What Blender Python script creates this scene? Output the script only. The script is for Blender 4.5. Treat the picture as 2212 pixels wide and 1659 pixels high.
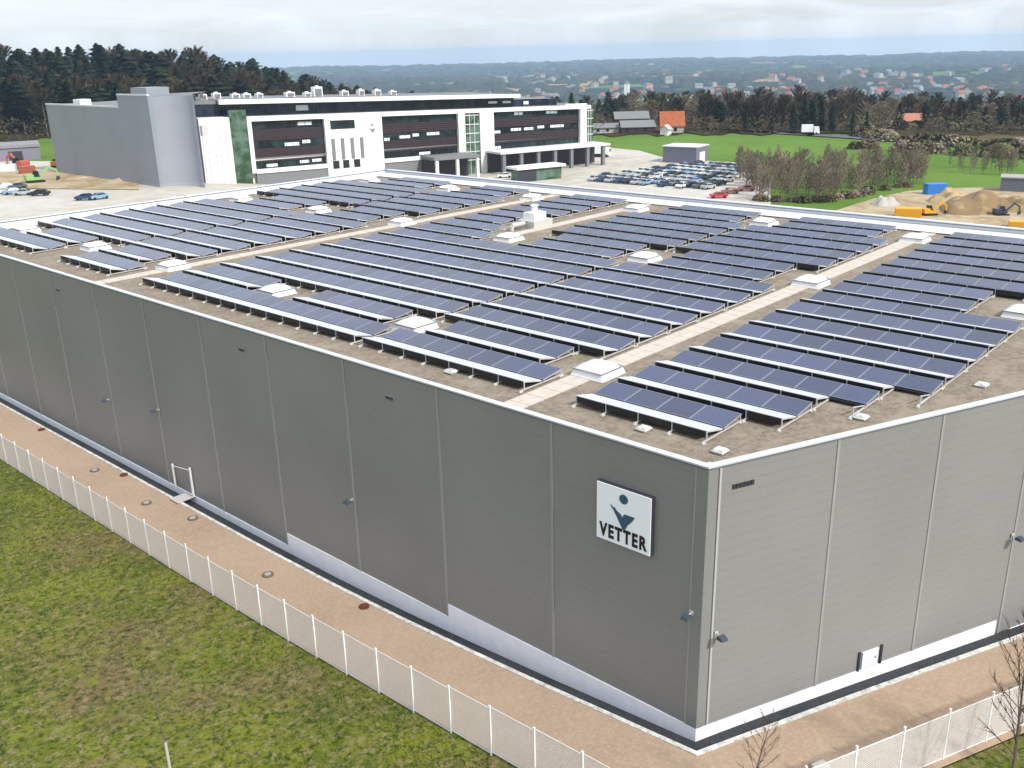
import bpy, math, random
from mathutils import Vector, Matrix
R = math.radians
rnd = random.Random(7)
for o in list(bpy.data.objects): bpy.data.objects.remove(o)
SC = bpy.context.scene
COL = SC.collection
K = 1.25
# ------------------------------------------------------------------ camera
CP = Vector((-30.53, -17.42, 28.73)); PITCH, ROLL, YAW = R(19.388), R(-1.381), R(47.585)
FW = Vector((math.sin(YAW)*math.cos(PITCH), math.cos(YAW)*math.cos(PITCH), -math.sin(PITCH)))
RT = Vector((math.cos(YAW), -math.sin(YAW), 0)); UP = RT.cross(FW)
cam = bpy.data.cameras.new('camera'); co = bpy.data.objects.new('camera', cam); COL.objects.link(co)
cam.sensor_width = 36; cam.lens = 33.3; cam.clip_start = .5; cam.clip_end = 60000
rr = Matrix((RT, UP, -FW)).transposed().to_4x4()
co.matrix_world = Matrix.Translation(CP) @ rr @ Matrix.Rotation(ROLL*-1*-1, 4, 'Z')
SC.camera = co
FPX = 2045.99
def ray(x, y):
    u, v = (x-1106)/FPX, (y-829.5)/FPX
    c, s = math.cos(ROLL), math.sin(ROLL)
    u, v = c*u+s*v, -s*u+c*v
    return FW + u*RT - v*UP
def at(x, y, z=-.76):
    d = ray(x, y); return CP + d*((z-CP.z)/d.z)
# ------------------------------------------------------------------ sky and sun
SUN_EL, SUN_AZ = R(42), R(180.3)           # azimuth from +Y towards +X
w = bpy.data.worlds.new('World'); SC.world = w; w.use_nodes = True
nt = w.node_tree; N = nt.nodes; N.clear(); LK = nt.links.new
tc = N.new('ShaderNodeTexCoord'); sx = N.new('ShaderNodeSeparateXYZ'); mx = N.new('ShaderNodeMath'); mx.operation = 'MAXIMUM'; mx.inputs[1].default_value = .02
cb = N.new('ShaderNodeCombineXYZ'); sky = N.new('ShaderNodeTexSky'); sky.sky_type = 'NISHITA'; sky.sun_disc = False
sky.sun_elevation = SUN_EL; sky.sun_rotation = SUN_AZ; sky.air_density = 1.0; sky.dust_density = 1.5
LK(tc.outputs['Generated'], sx.inputs[0]); LK(sx.outputs[2], mx.inputs[0]); LK(sx.outputs[0], cb.inputs[0]); LK(sx.outputs[1], cb.inputs[1]); LK(mx.outputs[0], cb.inputs[2])
LK(cb.outputs[0], sky.inputs[0])
# thin high cloud: noise on a plane above (direction / height)
dv = N.new('ShaderNodeVectorMath'); dv.operation = 'DIVIDE'; ad = N.new('ShaderNodeMath'); ad.operation = 'ADD'; ad.inputs[1].default_value = .12
LK(mx.outputs[0], ad.inputs[0]); c3 = N.new('ShaderNodeCombineXYZ')
for i in range(3): LK(ad.outputs[0], c3.inputs[i])
LK(cb.outputs[0], dv.inputs[0]); LK(c3.outputs[0], dv.inputs[1])
ns = N.new('ShaderNodeTexNoise'); ns.inputs['Scale'].default_value = .9; ns.inputs['Detail'].default_value = 7; ns.inputs['Roughness'].default_value = .58; ns.inputs['Distortion'].default_value = .6
LK(dv.outputs[0], ns.inputs['Vector'])
cr = N.new('ShaderNodeMapRange'); cr.inputs[1].default_value = .38; cr.inputs[2].default_value = .66; cr.inputs[3].default_value = .6; cr.inputs[4].default_value = .97
LK(ns.outputs[0], cr.inputs[0])
mxc = N.new('ShaderNodeMix'); mxc.data_type = 'RGBA'; LK(cr.outputs[0], mxc.inputs['Factor']); LK(sky.outputs[0], mxc.inputs['A']); mxc.inputs['B'].default_value = (7.4, 7.9, 8.5, 1)
gr = N.new('ShaderNodeMapRange'); gr.inputs[1].default_value = .1; gr.inputs[2].default_value = .9; gr.inputs[3].default_value = .107; gr.inputs[4].default_value = .15; LK(sx.outputs[2], gr.inputs[0])
bg = N.new('ShaderNodeBackground'); LK(gr.outputs[0], bg.inputs[1]); LK(mxc.outputs['Result'], bg.inputs[0])
wo = N.new('ShaderNodeOutputWorld'); LK(bg.outputs[0], wo.inputs[0])
sl = bpy.data.lights.new('sun', 'SUN'); sl.energy = 3.6; sl.angle = R(3.5); sl.color = (1, .955, .89)
so = bpy.data.objects.new('sun', sl); COL.objects.link(so)
sd = Vector((math.sin(SUN_AZ)*math.cos(SUN_EL), math.cos(SUN_AZ)*math.cos(SUN_EL), math.sin(SUN_EL)))
so.rotation_euler = sd.to_track_quat('Z', 'Y').to_euler(); so.location = (0, -60, 80)
SC.view_settings.view_transform = 'Standard'; SC.view_settings.look = 'None'; SC.view_settings.gamma = 1; SC.view_settings.use_curve_mapping = False
SC.view_settings.exposure = 0.3

# ------------------------------------------------------------------ helpers
def lin(r, g, b):
    f = lambda c: (c/255/12.92) if c/255 <= .04045 else ((c/255+.055)/1.055)**2.4
    return (f(r), f(g), f(b), 1)
def lit(r, g, b):
    c = lin(r, g, b); return (c[0]*.56, c[1]*.56, c[2]*.56, 1)
def mat(name, col, rough=.7, metal=0, noise=None, bump=None, objcol=False, spec=.5, noise2=None):
    """noise=(scale, colour2, lo, hi); noise2 the same, laid over it; bump=(scale, strength)"""
    m = bpy.data.materials.new(name); m.use_nodes = True; t = m.node_tree; n = t.nodes; l = t.links.new
    b = n['Principled BSDF']; b.inputs['Roughness'].default_value = rough; b.inputs['Metallic'].default_value = metal
    b.inputs['Specular IOR Level'].default_value = spec
    c = col if len(col) == 4 else (*col, 1)
    b.inputs['Base Color'].default_value = c; m.diffuse_color = c
    g = n.new('ShaderNodeNewGeometry')
    last = None
    if objcol:
        oi = n.new('ShaderNodeObjectInfo'); last = oi.outputs['Color']; l(last, b.inputs['Base Color'])
    for nz in (noise, noise2):
        if not nz: continue
        x = n.new('ShaderNodeTexNoise'); x.inputs['Scale'].default_value = nz[0]; x.inputs['Detail'].default_value = 5; x.inputs['Roughness'].default_value = .6
        l(g.outputs['Position'], x.inputs['Vector'])
        mr = n.new('ShaderNodeMapRange'); mr.inputs[1].default_value = nz[2]; mr.inputs[2].default_value = nz[3]; l(x.outputs[0], mr.inputs[0])
        mm = n.new('ShaderNodeMix'); mm.data_type = 'RGBA'; l(mr.outputs[0], mm.inputs['Factor'])
        if last is not None: l(last, mm.inputs['A'])
        else: mm.inputs['A'].default_value = c
        mm.inputs['B'].default_value = nz[1] if len(nz[1]) == 4 else (*nz[1], 1)
        last = mm.outputs['Result']; l(last, b.inputs['Base Color'])
    if bump:
        x = n.new('ShaderNodeTexNoise'); x.inputs['Scale'].default_value = bump[0]; x.inputs['Detail'].default_value = 4; l(g.outputs['Position'], x.inputs['Vector'])
        bp = n.new('ShaderNodeBump'); bp.inputs['Strength'].default_value = bump[1]; bp.inputs['Distance'].default_value = .05; l(x.outputs[0], bp.inputs['Height']); l(bp.outputs[0], b.inputs['Normal'])
    return m
def tag(o, label=None, cat=None, group=None, kind=None):
    if label: o['label'] = label
    if cat: o['category'] = cat
    if group: o['group'] = group
    if kind: o['kind'] = kind
    return o
def empty(name, loc=(0,0,0), rz=0, label=None, cat=None, group=None):
    o = bpy.data.objects.new(name, None); COL.objects.link(o); o.location = loc; o.rotation_euler = (0,0,rz); o.empty_display_size = .3
    return tag(o, label, cat, group)
class MB:
    def __init__(s): s.v = []; s.f = []; s.m = []
    def poly(s, pts, mi=0):
        b = len(s.v); s.v += [tuple(p) for p in pts]; s.f.append(tuple(range(b, b+len(pts)))); s.m.append(mi)
    def hexa(s, p, mi=0, skip=()):     # p: 4 bottom, 4 top (ccw from above)
        b = len(s.v); s.v += [tuple(q) for q in p]
        for i, f in enumerate(((3,2,1,0),(4,5,6,7),(0,1,5,4),(1,2,6,5),(2,3,7,6),(3,0,4,7))):
            if i in skip: continue
            s.f.append(tuple(b+k for k in f)); s.m.append(mi)
    def box(s, x0, x1, y0, y1, z0, z1, mi=0):
        s.hexa([(x0,y0,z0),(x1,y0,z0),(x1,y1,z0),(x0,y1,z0),(x0,y0,z1),(x1,y0,z1),(x1,y1,z1),(x0,y1,z1)], mi)
    def bar(s, a, b, r0, r1=None, n=5, mi=0, cap=True):
        a = Vector(a); b = Vector(b); r1 = r0 if r1 is None else r1
        d = (b-a); 
        if d.length < 1e-6: return
        d.normalize(); u = d.orthogonal().normalized(); v = d.cross(u); k = len(s.v)
        for p, r in ((a, r0), (b, r1)):
            for i in range(n):
                t = 2*math.pi*i/n; s.v.append(tuple(p + u*math.cos(t)*r + v*math.sin(t)*r))
        for i in range(n): s.f.append((k+i, k+(i+1)%n, k+n+(i+1)%n, k+n+i)); s.m.append(mi)
        if cap:
            s.f.append(tuple(k+i for i in reversed(range(n)))); s.m.append(mi); s.f.append(tuple(k+n+i for i in range(n))); s.m.append(mi)
    def beam(s, a, b, w, h, mi=0):      # box along a-b, width w (horizontal), height h downwards/upwards centred
        a = Vector(a); b = Vector(b); d = (b-a).normalized(); sd_ = Vector((d.y, -d.x, 0))
        sd_ = sd_.normalized() if sd_.length > 1e-4 else Vector((1,0,0)); up = sd_.cross(d).normalized()
        sd_ *= w/2; up *= h/2
        s.hexa([a-sd_-up, a+sd_-up, b+sd_-up, b-sd_-up, a-sd_+up, a+sd_+up, b+sd_+up, b-sd_+up], mi)
    def build(s, name, mats, parent=None, loc=None, smooth=False):
        me = bpy.data.meshes.new(name); me.from_pydata(s.v, [], s.f)
        if not isinstance(mats, (list, tuple)): mats = [mats]
        for m_ in mats: me.materials.append(m_)
        me.polygons.foreach_set('material_index', s.m)
        if smooth: me.polygons.foreach_set('use_smooth', [True]*len(s.f))
        me.update()
        o = bpy.data.objects.new(name, me); COL.objects.link(o)
        if parent: o.parent = parent
        if loc is not None: o.location = loc
        return o
def boxo(name, m, parent, *a):
    b = MB(); b.box(*a); return b.build(name, m, parent)
KIDS = {}
def kids(o): return [c for c in COL.objects if c.parent == o]
def proto_tree(root, children):        # remember a thing as (root, [(child, [grandchildren])])
    return (root, children)
def clone(P, loc, rz=0, sc=None, color=None, label=None, group=None, first=[]):
    root, ch = P
    if id(root) not in first: first.append(id(root)); r = root; new = False
    else: r = root.copy(); COL.objects.link(r); new = True
    r.location = loc; r.rotation_euler = (0, 0, rz)
    if sc: r.scale = sc if hasattr(sc, '__len__') else (sc, sc, sc)
    if label: r['label'] = label
    if group: r['group'] = group
    for c, gs in ch:
        if new: k = c.copy(); COL.objects.link(k); k.parent = r
        else: k = c
        if color: k.color = color
        for g in gs:
            if new: q = g.copy(); COL.objects.link(q); q.parent = k
    return r
def lerp_tab(t, x):
    if x <= t[0][0]: return t[0][1]
    for (a, b), (c, d) in zip(t, t[1:]):
        if x <= c: return b + (d-b)*(x-a)/(c-a)
    return t[-1][1]
def sm(a, b, x):
    t = max(0, min(1, (x-a)/(b-a))); return t*t*(3-2*t)
# ------------------------------------------------------------------ terrain height (metres; 0 = corner of the hall)
PL = [(-60,.2),(-.6,.1),(3.4,-.28),(6.8,-.62),(10.7,-.93),(14.8,-1.22),(20,-1.45),(26,-1.55),(60,-1.55),(90,-1.2),(120,-.76)]
PR = [(0,0),(6,-.06),(15,-.25),(30,-.5),(60,-.86)]
def hill(x, y):
    dx, dy = x-CP.x, y-CP.y; d = math.hypot(dx, dy); a = math.degrees(math.atan2(dx, dy))
    z = 0.0
    z += 18*sm(430, 640, d)*(1-sm(26, 43, a))*(1-sm(900, 1500, d))
    z -= 4.9*sm(120, 205, d)*sm(27, 40, a)
    z -= 108*sm(560, 1900, d)
    z += sm(2300, 8600, d)*(26+3.5*math.sin(a*.35+1)+2.5*math.sin(a*.9))
    z += sm(2300, 4000, d)*(9*math.sin(x*.0016+y*.0011)+5*math.sin(x*.0041-y*.0029))*(1-sm(7000,8500,d)*.8)
    z -= 260*sm(8900, 14000, d)
    return z
def gz(x, y):
    u, v = x/K, y/K
    z = lerp_tab(PL, v) if v > -.6 else .1
    if v < 20 or u > 0: z += lerp_tab(PR, u) - 0
    z = max(z, -1.6) if u < 2 else max(z, -.76) if u > 70 or v > 100 else z
    return z + hill(x, y)

# ------------------------------------------------------------------ materials
M = {}
def grass_mat():
    m = bpy.data.materials.new('meadow_grass'); m.use_nodes = True; t = m.node_tree; n = t.nodes; l = t.links.new
    b = n['Principled BSDF']; b.inputs['Roughness'].default_value = .95; b.inputs['Specular IOR Level'].default_value = .15
    g = n.new('ShaderNodeNewGeometry')
    def nz(s, det=6, ro=.62):
        x = n.new('ShaderNodeTexNoise'); x.inputs['Scale'].default_value = s; x.inputs['Detail'].default_value = det; x.inputs['Roughness'].default_value = ro; l(g.outputs['Position'], x.inputs['Vector']); return x.outputs[0]
    def mixc(f, lo, hi, A, B, mode='MIX'):
        mr = n.new('ShaderNodeMapRange'); mr.inputs[1].default_value = lo; mr.inputs[2].default_value = hi; l(f, mr.inputs[0])
        mm = n.new('ShaderNodeMix'); mm.data_type = 'RGBA'; mm.blend_type = mode; l(mr.outputs[0], mm.inputs['Factor'])
        for k, v in (('A', A), ('B', B)):
            if isinstance(v, tuple): mm.inputs[k].default_value = v
            else: l(v, mm.inputs[k])
        return mm.outputs['Result']
    c = mixc(nz(.22), .40, .62, lit(142,150,48), lit(100,116,38))
    c = mixc(nz(.13, 6), .47, .60, c, lit(142,122,84))
    c = mixc(nz(1.9, 8, .8), .48, .62, c, lit(174,160,116))
    c = mixc(nz(3.1, 8, .8), .47, .60, c, lit(60,78,28))
    c = mixc(nz(.9, 6, .7), .56, .72, c, lit(150,156,56))
    l(c, b.inputs['Base Color'])
    bp = n.new('ShaderNodeBump'); bp.inputs['Strength'].default_value = .7; bp.inputs['Distance'].default_value = .12; l(nz(4, 6, .7), bp.inputs['Height']); l(bp.outputs[0], b.inputs['Normal'])
    return m
M['grass'] = grass_mat()
M['field'] = mat('spring_field', lit(122,158,66), .95, noise=(.02, lit(104,140,52), .4, .62), noise2=(.35, lit(138,160,82), .5, .8), spec=.1)
M['valley'] = None
M['sandpath'] = mat('sand_path', lit(210,184,158), .95, noise=(.18, lit(194,168,142), .35, .7), noise2=(5, lit(220,196,170), .45, .75), bump=(6,.5), spec=.2)
M['yard'] = mat('yard_gravel', lin(178,174,166), .95, noise=(.03, lin(164,156,140), .42, .62), noise2=(.3, lin(190,188,182), .45, .8), spec=.2)
M['earth'] = mat('earth', lit(216,196,162), .95, noise=(.12, lit(184,158,116), .42, .62), noise2=(.6, lit(234,222,198), .5, .75), spec=.1, bump=(1.5,.8))
M['asphalt'] = mat('asphalt', lit(112,112,120), .85, noise=(.5, lit(128,128,132), .4, .7))
M['conc'] = mat('pale_concrete', lit(205,203,200), .8, noise=(1.2, lit(186,184,180), .4, .75))
M['plinth'] = mat('plinth_render', lin(236,237,243), .75, noise=(1.5, lin(226,228,234), .4, .75))
M['kerb'] = mat('kerb_stone', lin(206,205,200), .8, noise=(3, lit(190,188,180), .4, .7))
M['gravelstrip'] = mat('dark_gravel', lin(34,37,41), .9, noise=(9, lin(54,57,62), .4, .65), bump=(14, .8))
M['roofgravel'] = mat('roof_gravel', lit(176,162,144), .95, noise=(3.5, lit(150,136,120), .42, .62), noise2=(.5, lit(190,178,158), .5, .72), bump=(9, .6), spec=.2)
M['walk'] = mat('walkway_slab', lit(246,234,220), .85, noise=(2, lit(228,214,200), .42, .7))
M['cap'] = mat('parapet_metal', lin(205,209,216), .4, .25)
M['capside'] = mat('parapet_membrane', lin(205,207,212), .6)
M['white'] = mat('white_coat', lin(228,228,226), .5)
M['dome'] = mat('rooflight_dome', lin(232,232,228), .25)
M['alu'] = mat('aluminium', lin(160,165,174), .4, .5)
M['galv'] = mat('galvanised', lin(192,190,186), .5, .2)
M['sheet'] = mat('bright_metal_sheet', lin(200,202,213), .4, .15)
M['capdark'] = mat('painted_shade_line', lin(104,106,110), .6)
M['dark'] = mat('dark_metal', lin(48,50,56), .5)
M['black'] = mat('black_paint', lin(18,18,20), .5)
M['joint'] = mat('joint_strip', lin(150,151,147), .45, .1)
M['slate'] = mat('slate_blue', lin(52,82,104), .5)
M['glass'] = mat('dark_glass', lin(18,26,30), .2, spec=.35, noise=(.25, lin(40,56,58), .45, .6))
M['nightglass'] = mat('navy_glass', lin(18,25,40), .2, spec=.35, noise=(.3, lin(44,52,66), .45, .62))
M['green'] = mat('green_glass', lin(92,114,102), .2, spec=.4, noise=(.3, lin(50,72,50), .42, .58))
M['red'] = mat('dark_red_louvre', lin(44,24,30), .6, noise=(.6, lin(36,20,26), .4, .7))
M['bark'] = mat('bark', lit(136,122,108), .95)
M['redroof'] = mat('clay_tiles', lit(206,116,72), .9, noise=(.5, lit(178,96,62), .4, .7))
M['greyroof'] = mat('grey_roof', lit(150,152,154), .8)
M['barn'] = mat('barn_boards', lit(82,56,54), .9)
M['pale'] = mat('pale_render', lit(214,210,202), .9)
M['tyre'] = mat('tyre_rubber', lin(28,28,30), .9)
M['car'] = mat('car_paint', (.5,.5,.5), .25, .1, objcol=True)
M['paint'] = mat('machine_paint', (.5,.5,.5), .45, objcol=True)
M['rust'] = mat('rust_brown', lin(92,42,24), .9)
M['fence'] = mat('fence_wire', lin(238,234,230), .5, .1)

def wall_mat(name, c1, c2, depth, axis_scale):
    """horizontal fine-profiled metal cladding: narrow lines every 0.5 m plus faint cloudy variation"""
    m = bpy.data.materials.new(name); m.use_nodes = True; t = m.node_tree; n = t.nodes; l = t.links.new
    b = n['Principled BSDF']; b.inputs['Roughness'].default_value = .5; b.inputs['Metallic'].default_value = .15
    g = n.new('ShaderNodeNewGeometry'); sp = n.new('ShaderNodeSeparateXYZ'); l(g.outputs['Position'], sp.inputs[0])
    no = n.new('ShaderNodeTexNoise'); no.inputs['Scale'].default_value = .12; no.inputs['Detail'].default_value = 3; l(g.outputs['Position'], no.inputs['Vector'])
    mr = n.new('ShaderNodeMapRange'); mr.inputs[1].default_value = .35; mr.inputs[2].default_value = .7; l(no.outputs[0], mr.inputs[0])
    mm = n.new('ShaderNodeMix'); mm.data_type = 'RGBA'; l(mr.outputs[0], mm.inputs['Factor']); mm.inputs['A'].default_value = c1; mm.inputs['B'].default_value = c2
    # panel seams
    md = n.new('ShaderNodeMath'); md.operation = 'FRACT'; ml = n.new('ShaderNodeMath'); ml.operation = 'MULTIPLY'; ml.inputs[1].default_value = 1/axis_scale
    l(sp.outputs[2], ml.inputs[0]); l(ml.outputs[0], md.inputs[0])
    lt = n.new('ShaderNodeMath'); lt.operation = 'LESS_THAN'; lt.inputs[1].default_value = .09; l(md.outputs[0], lt.inputs[0])
    m2 = n.new('ShaderNodeMix'); m2.data_type = 'RGBA'; m2.blend_type = 'MULTIPLY'; l(mm.outputs['Result'], m2.inputs['A']); m2.inputs['B'].default_value = (.9,.9,.9,1); l(lt.outputs[0], m2.inputs['Factor'])
    no2 = n.new('ShaderNodeTexNoise'); no2.inputs['Scale'].default_value = 7; no2.inputs['Detail'].default_value = 3; l(g.outputs['Position'], no2.inputs['Vector'])
    mr2 = n.new('ShaderNodeMapRange'); mr2.inputs[1].default_value = .3; mr2.inputs[2].default_value = .7; mr2.inputs[3].default_value = .965; mr2.inputs[4].default_value = 1.025; l(no2.outputs[0], mr2.inputs[0])
    vm = n.new('ShaderNodeVectorMath'); vm.operation = 'SCALE'; l(m2.outputs['Result'], vm.inputs[0]); l(mr2.outputs[0], vm.inputs['Scale'])
    l(vm.outputs[0], b.inputs['Base Color'])
    bp = n.new('ShaderNodeBump'); bp.inputs['Strength'].default_value = depth; bp.inputs['Distance'].default_value = .01
    wv = n.new('ShaderNodeMath'); wv.operation = 'PINGPONG'; wv.inputs[1].default_value = .05; l(sp.outputs[2], wv.inputs[0]); l(wv.outputs[0], bp.inputs['Height']); l(bp.outputs[0], b.inputs['Normal'])
    return m
M['wall'] = wall_mat('grey_cladding', lin(134,133,131), lin(142,141,139), .35, .5)
M['hallwall'] = wall_mat('blue_grey_cladding', lin(152,156,166), lin(146,150,160), .2, 1e6)
def pv_mat():
    m = bpy.data.materials.new('pv_cells'); m.use_nodes = True; t = m.node_tree; n = t.nodes; l = t.links.new
    b = n['Principled BSDF']; b.inputs['Roughness'].default_value = .1; b.inputs['IOR'].default_value = 1.55; b.inputs['Coat Weight'].default_value = .35; b.inputs['Coat IOR'].default_value = 1.5; b.inputs['Coat Roughness'].default_value = .04
    g = n.new('ShaderNodeNewGeometry'); oi = n.new('ShaderNodeObjectInfo')
    no = n.new('ShaderNodeTexNoise'); no.inputs['Scale'].default_value = 5; no.inputs['Detail'].default_value = 2; l(g.outputs['Position'], no.inputs['Vector'])
    a = n.new('ShaderNodeMath'); a.operation = 'ADD'; l(no.outputs[0], a.inputs[0]); l(oi.outputs['Random'], a.inputs[1])
    mr = n.new('ShaderNodeMapRange'); mr.inputs[1].default_value = .4; mr.inputs[2].default_value = 1.6; l(a.outputs[0], mr.inputs[0])
    mm = n.new('ShaderNodeMix'); mm.data_type = 'RGBA'; l(mr.outputs[0], mm.inputs['Factor']); mm.inputs['A'].default_value = lin(32,38,66); mm.inputs['B'].default_value = lin(58,64,98)
    l(mm.outputs['Result'], b.inputs['Base Color'])
    return m
M['pv'] = pv_mat()
def leaf_mat(name, c1, c2, sc):
    m = mat(name, c1, .9, noise=(sc, c2, .4, .62), spec=.1)
    t = m.node_tree; n = t.nodes; b = n['Principled BSDF']; l = t.links.new
    oi = n.new('ShaderNodeObjectInfo'); mr = n.new('ShaderNodeMapRange'); mr.inputs[3].default_value = .7; mr.inputs[4].default_value = 1.35; l(oi.outputs['Random'], mr.inputs[0])
    src = b.inputs['Base Color'].links[0].from_socket
    vm = n.new('ShaderNodeVectorMath'); vm.operation = 'SCALE'; l(src, vm.inputs[0]); l(mr.outputs[0], vm.inputs['Scale']); l(vm.outputs[0], b.inputs['Base Color'])
    return m
M['needle'] = leaf_mat('needles', lin(52,62,44), lin(36,46,36), .5)
M['twig'] = leaf_mat('bare_twigs', lit(112,98,80), lit(86,82,60), .1)
M['twig2'] = leaf_mat('bare_twigs_pale', lit(188,172,154), lit(164,152,126), .1)
M['bush'] = leaf_mat('shrub_leaves', lit(132,132,88), lit(116,116,76), .4)
def valley_mat():
    m = bpy.data.materials.new('valley_land'); m.use_nodes = True; t = m.node_tree; n = t.nodes; l = t.links.new
    b = n['Principled BSDF']; b.inputs['Roughness'].default_value = 1; b.inputs['Specular IOR Level'].default_value = 0
    g = n.new('ShaderNodeNewGeometry')
    v = n.new('ShaderNodeTexVoronoi'); v.inputs['Scale'].default_value = .0028; l(g.outputs['Position'], v.inputs['Vector'])
    r = n.new('ShaderNodeValToRGB'); e = r.color_ramp; e.interpolation = 'CONSTANT'
    sp = n.new('ShaderNodeSeparateColor'); l(v.outputs['Color'], sp.inputs[0]); l(sp.outputs[0], r.inputs[0])
    cols = [(0, lit(60,72,44)), (.25, lit(118,150,72)), (.5, lit(196,170,128)), (.62, lit(48,60,40)), (.8, lit(150,160,96))]
    e.elements[0].color = cols[0][1]; e.elements[1].position = cols[1][0]; e.elements[1].color = cols[1][1]
    for p_, c_ in cols[2:]: q = e.elements.new(p_); q.color = c_
    no = n.new('ShaderNodeTexNoise'); no.inputs['Scale'].default_value = .004; no.inputs['Detail'].default_value = 6; l(g.outputs['Position'], no.inputs['Vector'])
    mr = n.new('ShaderNodeMapRange'); mr.inputs[1].default_value = .52; mr.inputs[2].default_value = .56; l(no.outputs[0], mr.inputs[0])
    mm = n.new('ShaderNodeMix'); mm.data_type = 'RGBA'; l(mr.outputs[0], mm.inputs['Factor']); l(r.outputs[0], mm.inputs['A']); mm.inputs['B'].default_value = lit(44,54,38)
    l(mm.outputs['Result'], b.inputs['Base Color'])
    return m
M['valley'] = valley_mat()

# ------------------------------------------------------------------ ground
def sheet(name, pts_fn, mat_, lift=0.0, fine=None, kind='structure'):
    me = MB(); nu, nv, fn = pts_fn
    for i in range(nu+1):
        for j in range(nv+1):
            x, y = fn(i/nu, j/nv); me.v.append((x, y, gz(x, y)+lift))
    for i in range(nu):
        for j in range(nv):
            a = i*(nv+1)+j; me.f.append((a, a+nv+1, a+nv+2, a+1)); me.m.append(0)
    o = me.build(name, mat_, smooth=True); return tag(o, kind=kind)
# one polar sheet from under the camera to the horizon
ring = [0, 6, 12, 18, 24] + [24+3.0*i for i in range(1, 60)] + [210+8*i for i in range(1, 70)] + [780+60*i for i in range(1, 40)] + [3200+200*i for i in range(1, 32)] + [10500, 12500, 16000, 22000]
nA = 220
gm = MB()
def azi(j): return -75 + 250*(j/nA) if False else (-40 + 180*j/nA)
near_in = [r_ for r_ in ring]
for r_ in near_in:
    for j in range(nA+1):
        a = R(azi(j)); x = CP.x + (r_-45)*math.sin(a)*1 if False else CP.x - 60*math.sin(YAW) + r_*math.sin(a); y = CP.y - 60*math.cos(YAW) + r_*math.cos(a)
        gm.v.append((x, y, gz(x, y)-.02-.5*(1-sm(120, 180, math.hypot(x-CP.x, y-CP.y)))))
for i in range(len(near_in)-1):
    for j in range(nA):
        a = i*(nA+1)+j; q = gm.v[a]; d_ = math.hypot(q[0]-CP.x, q[1]-CP.y)
        gm.f.append((a, a+1, a+nA+2, a+nA+1)); gm.m.append(0 if d_ < 150 else 1 if d_ < 640 else 2)
tag(gm.build('ground', [M['grass'], M['field'], M['valley']], smooth=True), kind='structure')
PHI = R(23.197); TX, TY = math.cos(PHI), -math.sin(PHI); NX, NY = -math.sin(PHI), -math.cos(PHI)
HW, HL, ZT, ZR = 61.0, 89.9, 12.99, 12.44
RLEN = HW/TX
def rw(t, off=0): return (TX*t+NX*off, TY*t+NY*off)       # point along the right wall, off = distance outwards
def strip_sheet(name, A, B, mat_, lift, n):
    """sheet between two polylines A(s), B(s)"""
    me = MB(); nv = 4
    for i in range(n+1):
        a = A(i/n); b = B(i/n)
        for j in range(nv+1):
            x = a[0]+(b[0]-a[0])*j/nv; y = a[1]+(b[1]-a[1])*j/nv
            me.v.append((x, y, gz(x, y)+lift))
    for i in range(n):
        for j in range(nv):
            q = i*(nv+1)+j; me.f.append((q, q+1, q+nv+2, q+nv+1)); me.m.append(0)
    o = me.build(name, mat_, smooth=True)
    if o.data.polygons[0].normal.z < 0: o.data.flip_normals()
    return tag(o, kind='structure')
cx0, cy0 = -1.12, -1.12*0.64
def outl(off):     # polyline offset 'off' outside the left wall and right wall: returns (left part, right part) functions
    c = (-off, -(off*(1/math.cos(PHI)-math.tan(PHI)*1)) if False else 0)
    # corner: intersection of x=-off and right wall shifted by off
    # right line: (x,y)=(NX,NY)*off + t*(TX,TY); x=-off
    t = (-off - NX*off)/TX; cy = NY*off + TY*t
    return (lambda s: (-off, 95 - (95-cy)*s)), (lambda s: (-off + TX*s*72, cy + TY*s*72))
L0, R0 = outl(0.0); L1, R1 = outl(1.05); L2, R2 = outl(1.27); L3, R3 = outl(6.3); L4, R4 = outl(110)
strip_sheet('meadow', L3, L4, M['grass'], .0, 90); strip_sheet('meadow', R3, R4, M['grass'], .0, 60)
strip_sheet('gravel_strip', L0, L1, M['gravelstrip'], -.36, 60); strip_sheet('gravel_strip', R0, R1, M['gravelstrip'], -.36, 50)
strip_sheet('sand_path', L2, L3, M['sandpath'], .06, 70); strip_sheet('sand_path', R2, R3, M['sandpath'], .06, 50)
def ribbon(fa, fb, h0, h1, n, name, m_):       # a raised band (kerb)
    me = MB()
    for i in range(n):
        a0, a1, b0, b1 = fa(i/n), fa((i+1)/n), fb(i/n), fb((i+1)/n)
        z0, z1 = gz(*a0), gz(*a1)
        me.hexa([(*a0, z0+h0), (*b0, z0+h0), (*b1, z1+h0), (*a1, z1+h0), (*a0, z0+h1), (*b0, z0+h1), (*b1, z1+h1), (*a1, z1+h1)], skip=(2, 4) if 0 < i < n-1 else ())
    o = me.build(name, m_); 
    import bmesh
    bm = bmesh.new(); bm.from_mesh(o.data); bmesh.ops.recalc_face_normals(bm, faces=bm.faces); bm.to_mesh(o.data); bm.free()
    return tag(o, kind='structure')
ribbon(L1, L2, -.5, .12, 70, 'kerb', M['kerb']); ribbon(R1, R2, -.5, .12, 50, 'kerb', M['kerb'])

# ------------------------------------------------------------------ the hall
hall = empty('logistics_hall', (0,0,0), 0, 'huge grey metal-clad flat-roofed hall with a gravel roof full of solar panels in the foreground', 'warehouse')
P_O, P_R, P_F, P_L = (0,0), rw(RLEN), (HW,HL), (0,HL)
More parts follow.
